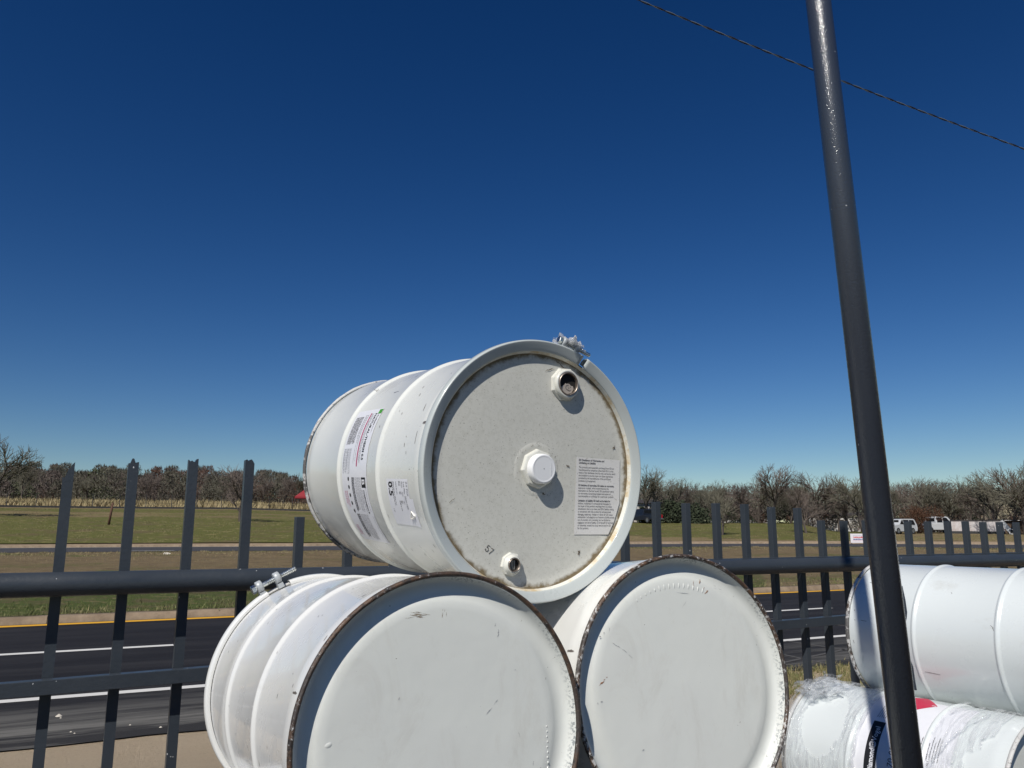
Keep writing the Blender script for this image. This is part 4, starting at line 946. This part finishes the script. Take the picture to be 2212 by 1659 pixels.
for x in range(-160, 1160, 11):
    R = r8.uniform(190, 250); top = 1012 if x < 700 else 1010; h = (1086 - top)/F*R*r8.uniform(.62, 1.0)*.88; it.append((x + r8.uniform(-8, 8), R, r8.uniform(2.6, 4.4), h, r8.choice((0, 0, 2, 2, 2, 3)), 1500, 0))
for x in range(-120, 1150, 15):
    R = r8.uniform(158, 185); it.append((x + r8.uniform(-8, 8), R, r8.uniform(1.8, 3.4), r8.uniform(2.5, 6.5), r8.choice((0, 2, 1, 2, 3, 0)), 560, 0))
TW3 = mat('russet twigs', (.125, .065, .042), .9)
woods('woods', it, [TWIG, LEAF_G, TWIG2, TW3], 'dense brown and olive scrub woods along the left skyline')
it = []
for x in range(1370, 2330, 9):
    R = r8.uniform(136, 165); h = ((1130 if x < 1790 else 1149) - r8.uniform(1056, 1086))/F*R; it.append((x + r8.uniform(-6, 6), R, r8.uniform(2.4, 3.6), h, r8.choice((0, 0, 2, 2)), 1000, .5))
for x in range(1370, 2330, 16):
    it.append((x + r8.uniform(-6, 6), r8.uniform(132, 145), r8.uniform(1.3, 2.2), r8.uniform(1.2, 2.6), r8.choice((0, 3, 1)), 150, 0))
woods('woods', it, [TWIG, LEAF_D, TWIG2, TW3], 'dense bare woods filling the skyline behind the row of trees on the right')
it = []
for x in range(1392, 1530, 7): it.append((x, r8.uniform(118, 126), 1.3, r8.uniform(1.8, 3.4), 1, 260, 0))
woods('hedge', it, [TWIG, LEAF_D, TWIG2, TW3], 'low dark evergreen scrub just right of the top drum')
# tall dry grass strip on the left
pts = []
for _ in range(16000):
    a = azof(r8.uniform(-100, 1160)); R = r8.uniform(118, 160); pts.append((R*sin(a), R*cos(a), far_z(a, R), r8.uniform(.5, 1.2), max(0, r8.gauss(.05, .12))))
tag(blades('dry_grass', pts, BLADE), 'tall straw coloured grass below the woods on the left', 'grass', None, 'stuff')

# ------------------------------------------------------------------ things across the field
WPAINT = mat('white vehicle paint', (.50, .51, .52), .3, 0, .4); GLASS = mat('dark vehicle glass', (.012, .014, .017), .08, 0, 0, .8); TYRE = mat('black tyre', (.015, .015, .016), .85); RIMM = mat('alloy wheel', (.35, .36, .38), .35, .8)
BLK = mat('dark blue black paint', (.012, .014, .020), .3, 0, .4); REDL = mat('red tail lamp', (.35, .012, .02), .3); DKGREY = mat('dark trim', (.03, .03, .03), .7)
def profile_car(name, prof, glass, W_, paint, wheels, wr, x, R, rz, label, cat, s=1.0, lights=None):
    a = azof(x); root = empty(name, (R*sin(a), R*cos(a), far_z(a, R))); root.rotation_euler.z = rz; root.scale = (s, s, s)
    m = MB(); n = len(prof); rows = ((-W_/2 + .02, .93, 1), (-W_/2, 1, 1), (W_/2, 1, 1), (W_/2 - .02, .93, 1))
    ys = []
    def yy(z, sd): return sd*(W_/2 - max(0, z - 1.0)*.22)
    vs = [(p[0], yy(p[1], -1), p[1]) for p in prof] + [(p[0], yy(p[1], 1), p[1]) for p in prof]
    m.add(vs, [tuple(range(n)), tuple(range(2*n-1, n-1, -1))] + [(i, (i+1) % n, n+(i+1) % n, n+i) for i in range(n)]); m.build('body', paint, root, bevel=.04)
    for g in glass:
        for sd in (-1, 1):
            m = MB(); k = len(g); m.add([(p[0], yy(p[1], sd) + sd*.012, p[1]) for p in g], [tuple(range(k))]); m.build('window', GLASS, root)
    # windscreen and rear screen follow the sloping roof ends
    top = max(p[1] for p in prof)
    for wx in wheels:
        for sd in (-1, 1):
            m = MB(); M = T((wx, sd*(W_/2 - .10), wr)) @ Matrix.Rotation(pi/2, 4, 'X'); m.lathe([(-.11, wr*.6), (-.12, wr*.85), (-.10, wr), (.10, wr), (.12, wr*.85), (.11, wr*.6)], 24, 0, True, M); w_ = m.build('wheel', TYRE, root)
            m = MB(); m.lathe([(-.112, wr*.6), (-.10, .05), (-.10, .001)], 20, 0, True, M); m.lathe([(.112, wr*.6), (.10, .05), (.10, .001)], 20, 0, True, M); m.build('rim', RIMM, w_)
    for (bx, by, bz, sx, sy, sz, mt, nm) in (lights or ()):
        m = MB(); m.box((bx - sx/2, by - sy/2, bz - sz/2), (bx + sx/2, by + sy/2, bz + sz/2)); m.build(nm, mt, root, bevel=.01)
    return tag(root, label, cat)
suv = [(-2.3,.35),(-2.35,.75),(-2.3,1.1),(-2.05,1.75),(-1.8,1.82),(.35,1.80),(.6,1.74),(1.2,1.15),(2.15,1.02),(2.35,.85),(2.35,.4),(1.9,.3),(-1.9,.3)]
profile_car('parked_suv', suv, [[(-1.95,1.15),(-1.8,1.66),(-.9,1.68),(-.9,1.15)],[(-.8,1.15),(-.8,1.68),(.25,1.68),(.25,1.15)],[(.33,1.15),(.33,1.66),(.55,1.62),(1.0,1.18)]], 1.9, WPAINT, (-1.4, 1.45), .37, 1942, 108, radians(-150),
    'white SUV parked beyond the field just right of the leaning pole', 'car', 1.0, [(-2.33,-.75,.95,.1,.2,.4,REDL,'tail_light'),(-2.33,.75,.95,.1,.2,.4,REDL,'tail_light'),(-2.17,0,1.45,.04,1.3,.45,GLASS,'rear_window'),(.93,0,1.46,.06,1.4,.42,GLASS,'windscreen'),(2.36,-.7,.8,.06,.3,.18,RIMM,'headlight'),(2.36,.7,.8,.06,.3,.18,RIMM,'headlight')])
truck = [(-2.9,.55),(-2.95,1.15),(-1.0,1.15),(-.95,1.95),(-.75,2.02),(.6,2.02),(.85,1.95),(1.35,1.30),(2.45,1.18),(2.7,1.0),(2.7,.5),(2.2,.42),(-2.4,.42)]
profile_car('parked_truck', truck, [[(-.8,1.3),(-.75,1.86),(-.05,1.88),(-.05,1.3)],[(.05,1.3),(.05,1.88),(.6,1.88),(1.05,1.32)]], 2.0, WPAINT, (-1.9, 1.75), .42, 2027, 116, radians(12),
    'white pickup truck with dark side window parked beside the white panels', 'truck', 1.05, [(1.12,0,1.62,.05,1.5,.5,GLASS,'windscreen'),(-.97,0,1.62,.04,1.4,.42,GLASS,'rear_window'),(2.71,-.75,.9,.06,.3,.25,RIMM,'headlight'),(2.71,.75,.9,.06,.3,.25,RIMM,'headlight'),(2.74,0,.6,.1,1.9,.2,DKGREY,'bumper'),(-2.95,-.85,.95,.06,.16,.3,REDL,'tail_light'),(-2.95,.85,.95,.06,.16,.3,REDL,'tail_light')])
profile_car('parked_pickup', truck, [[(-.8,1.3),(-.75,1.86),(-.05,1.88),(-.05,1.3)],[(.05,1.3),(.05,1.88),(.6,1.88),(1.05,1.32)]], 2.0, BLK, (-1.9, 1.75), .42, 1392, 117, radians(120),
    'dark pickup truck with red tail lights, half hidden beside the top drum', 'truck', 1.0, [(-2.96,-.85,.95,.08,.2,.45,REDL,'tail_light'),(-2.96,.85,.95,.08,.2,.45,REDL,'tail_light'),(-2.99,0,.6,.12,1.9,.2,RIMM,'bumper'),(-.97,0,1.62,.04,1.4,.42,GLASS,'rear_window')])
def block(name, parts, x, R, rz, label, cat, dz=0):
    a = azof(x); root = empty(name, (R*sin(a), R*cos(a), far_z(a, R) + dz)); root.rotation_euler.z = rz
    for nm, a_, b_, mt in parts:
        m = MB(); m.box(a_, b_); m.build(nm, mt, root)
    return tag(root, label, cat)
CREAM = mat('cream siding', (.62, .55, .38), .8); q = NT(CREAM); q.base(q.mix(q.noise(2, 4), (.54, .47, .32), (.68, .61, .44)))
WSID = mat('white siding', (.62, .61, .58), .7); q = NT(WSID); q.base(q.mix(q.ramp(q.noise(.9, 6, .7), [(.4, 0.0), (.7, 1.0)]), (.48, .45, .42), (.70, .69, .67)))
BRNW = mat('brown timber wall', (.10, .065, .042), .85); ROOFM = mat('dark roof', (.04, .035, .035), .8); PINK = mat('stained pinkish panel', (.50, .44, .42), .8); q = NT(PINK)
q.base(q.mix(q.ramp(q.noise(.8, 6, .75), [(.38, 0.0), (.66, 1.0)]), (.40, .34, .32), (.64, .62, .62)))
def house(x, R, rz, w, d, h, wall, label, nwin=3, rh=1.2, name='house'):
    a = azof(x); root = empty(name, (R*sin(a), R*cos(a), far_z(a, R) - .2)); root.rotation_euler.z = rz
    m = MB(); m.box((-w/2, -d/2, 0), (w/2, d/2, h)); m.build('wall', wall, root)
    m = MB(); o_ = .35; vs = [(-w/2-o_, -d/2-o_, h), (w/2+o_, -d/2-o_, h), (w/2+o_, d/2+o_, h), (-w/2-o_, d/2+o_, h), (-w/2-o_, 0, h+rh), (w/2+o_, 0, h+rh)]
    m.add(vs, [(0,1,5,4),(2,3,4,5),(0,4,3),(1,2,5),(3,2,1,0)]); m.build('roof', ROOFM, root)
    for i in range(nwin):
        xw = -w/2 + w*(i+.5)/nwin; m = MB(); m.box((xw-.5, -d/2-.05, h*.42), (xw+.5, -d/2+.02, h*.8)); f_ = m.build('window', WSID, root)
        m = MB(); m.box((xw-.42, -d/2-.07, h*.45), (xw+.42, -d/2-.051, h*.77)); m.build('pane', GLASS, f_)
    m = MB(); m.box((w*.3, -d/2-.05, 0), (w*.3+.9, -d/2+.02, h*.7)); m.build('door', BRNW, root)
    return tag(root, label, 'house')
house(1818, 141, -azof(1818), 9.5, 6, 2.6, WSID, 'low white house half hidden behind the bare trees left of the leaning pole', 3, .6)
house(2205, 150, -azof(2205), 10, 8, 5.6, CREAM, 'cream two storey house behind the trees at the right edge', 3)
house(1600, 170, -azof(1600), 12, 6, 2.4, WSID, 'small white house just showing between trunks above the lower right drum', 4, .8)
house(2085, 150, -azof(2085), 11, 6, 2.7, WSID, 'pale house behind the trees above the white panels', 4, .7)
house(1375, 124, radians(20), 6, 5, 3.0, WSID, 'white shed behind the dark pickup truck beside the top drum', 1, .7, 'shed')
# panels, shed, ramp
for i, x in enumerate((2078, 2113, 2147)):
    block('white_panel', [('panel', (-1.22, -.03, .32), (1.22, .03, 1.55), PINK), ('base_board', (-1.2, -.05, .0), (1.2, .05, .32), DKGREY), ('top_beam', (-1.24, -.06, 1.55), (1.24, .06, 1.70), ROOFM)], x, 116, -azof(x),
          'stained white panel with dark top beam, %s of three beside the white truck' % ('nearest', 'middle', 'farthest')[i], 'panel')
a = azof(2195); root = empty('brown_shed', (118*sin(a), 118*cos(a), far_z(a, 118))); root.rotation_euler.z = -a
m = MB(); m.box((-2.6, 0, 0), (4.5, 3, 1.62)); m.build('wall', BRNW, root); m = MB(); m.box((-2.8, -.3, 1.62), (4.7, 3.2, 1.74)); m.build('roof', ROOFM, root)
m = MB(); m.box((-2.8, -.34, 1.64), (4.7, -.302, 1.70)); m.build('fascia', WSID, root); m = MB(); m.box((2.2, -.03, .1), (3.0, -.004, 1.4)); m.build('door', DKGREY, root); tag(root, 'low brown shed with a flat dark roof at the right edge of the field', 'shed')
a = azof(2176); m = MB(); m.beam((-.55, 0, 1.62), (.55, -.2, .08), .5, .08, 0, (0, 1, .2)); o = m.build('leaning_board', WPAINT); o.location = (115*sin(a), 115*cos(a), far_z(a, 115)); o.rotation_euler.z = -a; tag(o, 'white board leaning against the left end of the brown shed', 'board')
a = azof(2187); root = empty('utility_box', (114.5*sin(a), 114.5*cos(a), far_z(a, 114.5))); root.rotation_euler.z = -a
m = MB(); m.box((-.35, -.3, 0), (.35, .3, .62)); m.build('housing', WSID, root, bevel=.02); m = MB(); m.lathe([(0, .24), (.01, .001)], 20, 0, False, T((0, -.31, .33)) @ Matrix.Rotation(pi/2, 4, 'X')); m.build('grille', DKGREY, root); tag(root, 'small white air conditioning unit in front of the brown shed', 'air conditioner')
# banner sign on the field
a = azof(1859); Rb = 70; root = empty('roadside_banner', (Rb*sin(a), Rb*cos(a), far_z(a, Rb))); root.rotation_euler.z = -a
m = MB(); m.box((-.78, -.02, .02), (.78, .02, .74)); pn = m.build('panel', mat('white banner vinyl', (.70, .66, .67), .6), root)
BL = mat('blue sign ink', (.04, .08, .25), .6); k = MB(); rb = random.Random(9)
for (z, hh, mi) in ((.56, .025, 1), (.40, .115, 0), (.24, .115, 1), (.17, .02, 0)):
    x_ = -.58
    while x_ < .6:
        w = rb.uniform(.03, .085); k.box((x_, -.026, z), (x_ + w, -.0215, z + hh*rb.uniform(.75, 1)), mi); x_ += w + rb.uniform(.008, .03)
k.build('lettering', [mat('red sign ink', (.55, .05, .07), .6), BL], pn)
for sx in (-.74, .74):
    m = MB(); m.tube([(sx, .04, -.1), (sx, .04, .78)], .02, 8); m.build('stake', RIMM, root)
tag(root, 'low white roadside banner with red and blue lettering, left of the leaning pole', 'sign')
# brown post
Pq = atz(231, 1171, .36); m = MB(); a = atan2(Pq.x, Pq.y); Rq = hypot(Pq.x, Pq.y); z0 = far_z(a, Rq); m.tube([(0, 0, -.1), (.10, 0, .9), (.22, 0, 1.95)], [.105, .10, .095], 12)
o = m.build('wooden_post', mat('reddish brown timber', (.095, .045, .028), .85)); o.location = (Pq.x, Pq.y, z0); tag(o, 'short reddish brown wooden post leaning slightly beside the far road', 'post')
# white litter on the median
for i, (x, y) in enumerate(((355.5, 1201), (360.5, 1200.5))):
    Pq = atz(x, y, .12); m = MB(); m.add([(-.14, 0, 0), (.1, -.05, .02), (.15, .08, .10), (-.05, .06, .16)], [(0, 1, 2, 3)]); m.add([(-.1, .05, 0), (.05, .1, 0), (0, 0, .14)], [(0, 1, 2)]); o = m.build('litter', PEB, recalc=False); o.location = Pq; tag(o, 'scrap of white litter on the median grass behind the second tall picket', 'litter', 'white litter on the median')
# wire fence along the dry grass, with low dark board
a0, a1 = azof(-60), azof(1200); fr = empty('wire_fence', (0, 0, 0)); m = MB(); m2 = MB()
for i in range(48):
    t0, t1 = a0 + (a1-a0)*i/48, a0 + (a1-a0)*(i+1)/48; p, q_ = [Vector((117*sin(t), 117*cos(t), far_z(t, 117))) for t in (t0, t1)]
    m.beam(p + Vector((0, 0, .12)), q_ + Vector((0, 0, .12)), .08, .24)
    for hz in (.7, 1.2, 1.7): m2.beam(p + Vector((0, 0, hz)), q_ + Vector((0, 0, hz)), .02, .02)
m.build('base_board', DKGREY, fr); m2.build('wires', DKGREY, fr)
for i in range(0, 49, 2):
    t0 = a0 + (a1-a0)*i/48; p = Vector((117*sin(t0), 117*cos(t0), far_z(t0, 117))); m = MB(); m.tube([p - Vector((0, 0, .1)), p + Vector((0, 0, 1.9))], .045, 6); m.build('post', DKGREY, fr)
tag(fr, 'thin dark wire fence with low base board across the far left field', 'fence')
# red canopy
a = azof(652); root = empty('red_canopy', (124*sin(a), 124*cos(a), far_z(a, 124))); root.rotation_euler.z = -a; root.scale = (.8, .8, .85)
RC = mat('red canopy cloth', (.26, .015, .022), .7); m = MB(); m.add([(-1.6, -1.2, 2.3), (1.6, -1.2, 2.3), (1.6, 1.2, 2.3), (-1.6, 1.2, 2.3), (0, 0, 3.5), (-1.6, -1.2, 2.0), (1.6, -1.2, 2.0), (1.6, 1.2, 2.0), (-1.6, 1.2, 2.0)],
    [(0,1,4),(1,2,4),(2,3,4),(3,0,4),(5,6,1,0),(6,7,2,1),(7,8,3,2),(8,5,0,3)]); m.build('canopy', RC, root)
for sx in (-1.5, 1.5):
    for sy in (-1.1, 1.1): m = MB(); m.tube([(sx, sy, -.1), (sx, sy, 2.3)], .04, 6); m.build('leg', DKGREY, root)
tag(root, 'small red canopy standing beyond the far fence just left of the top drum', 'canopy')
for o in protos:
    pass
S.render.engine = 'CYCLES'; S.cycles.transparent_max_bounces = 32; S.cycles.max_bounces = 10
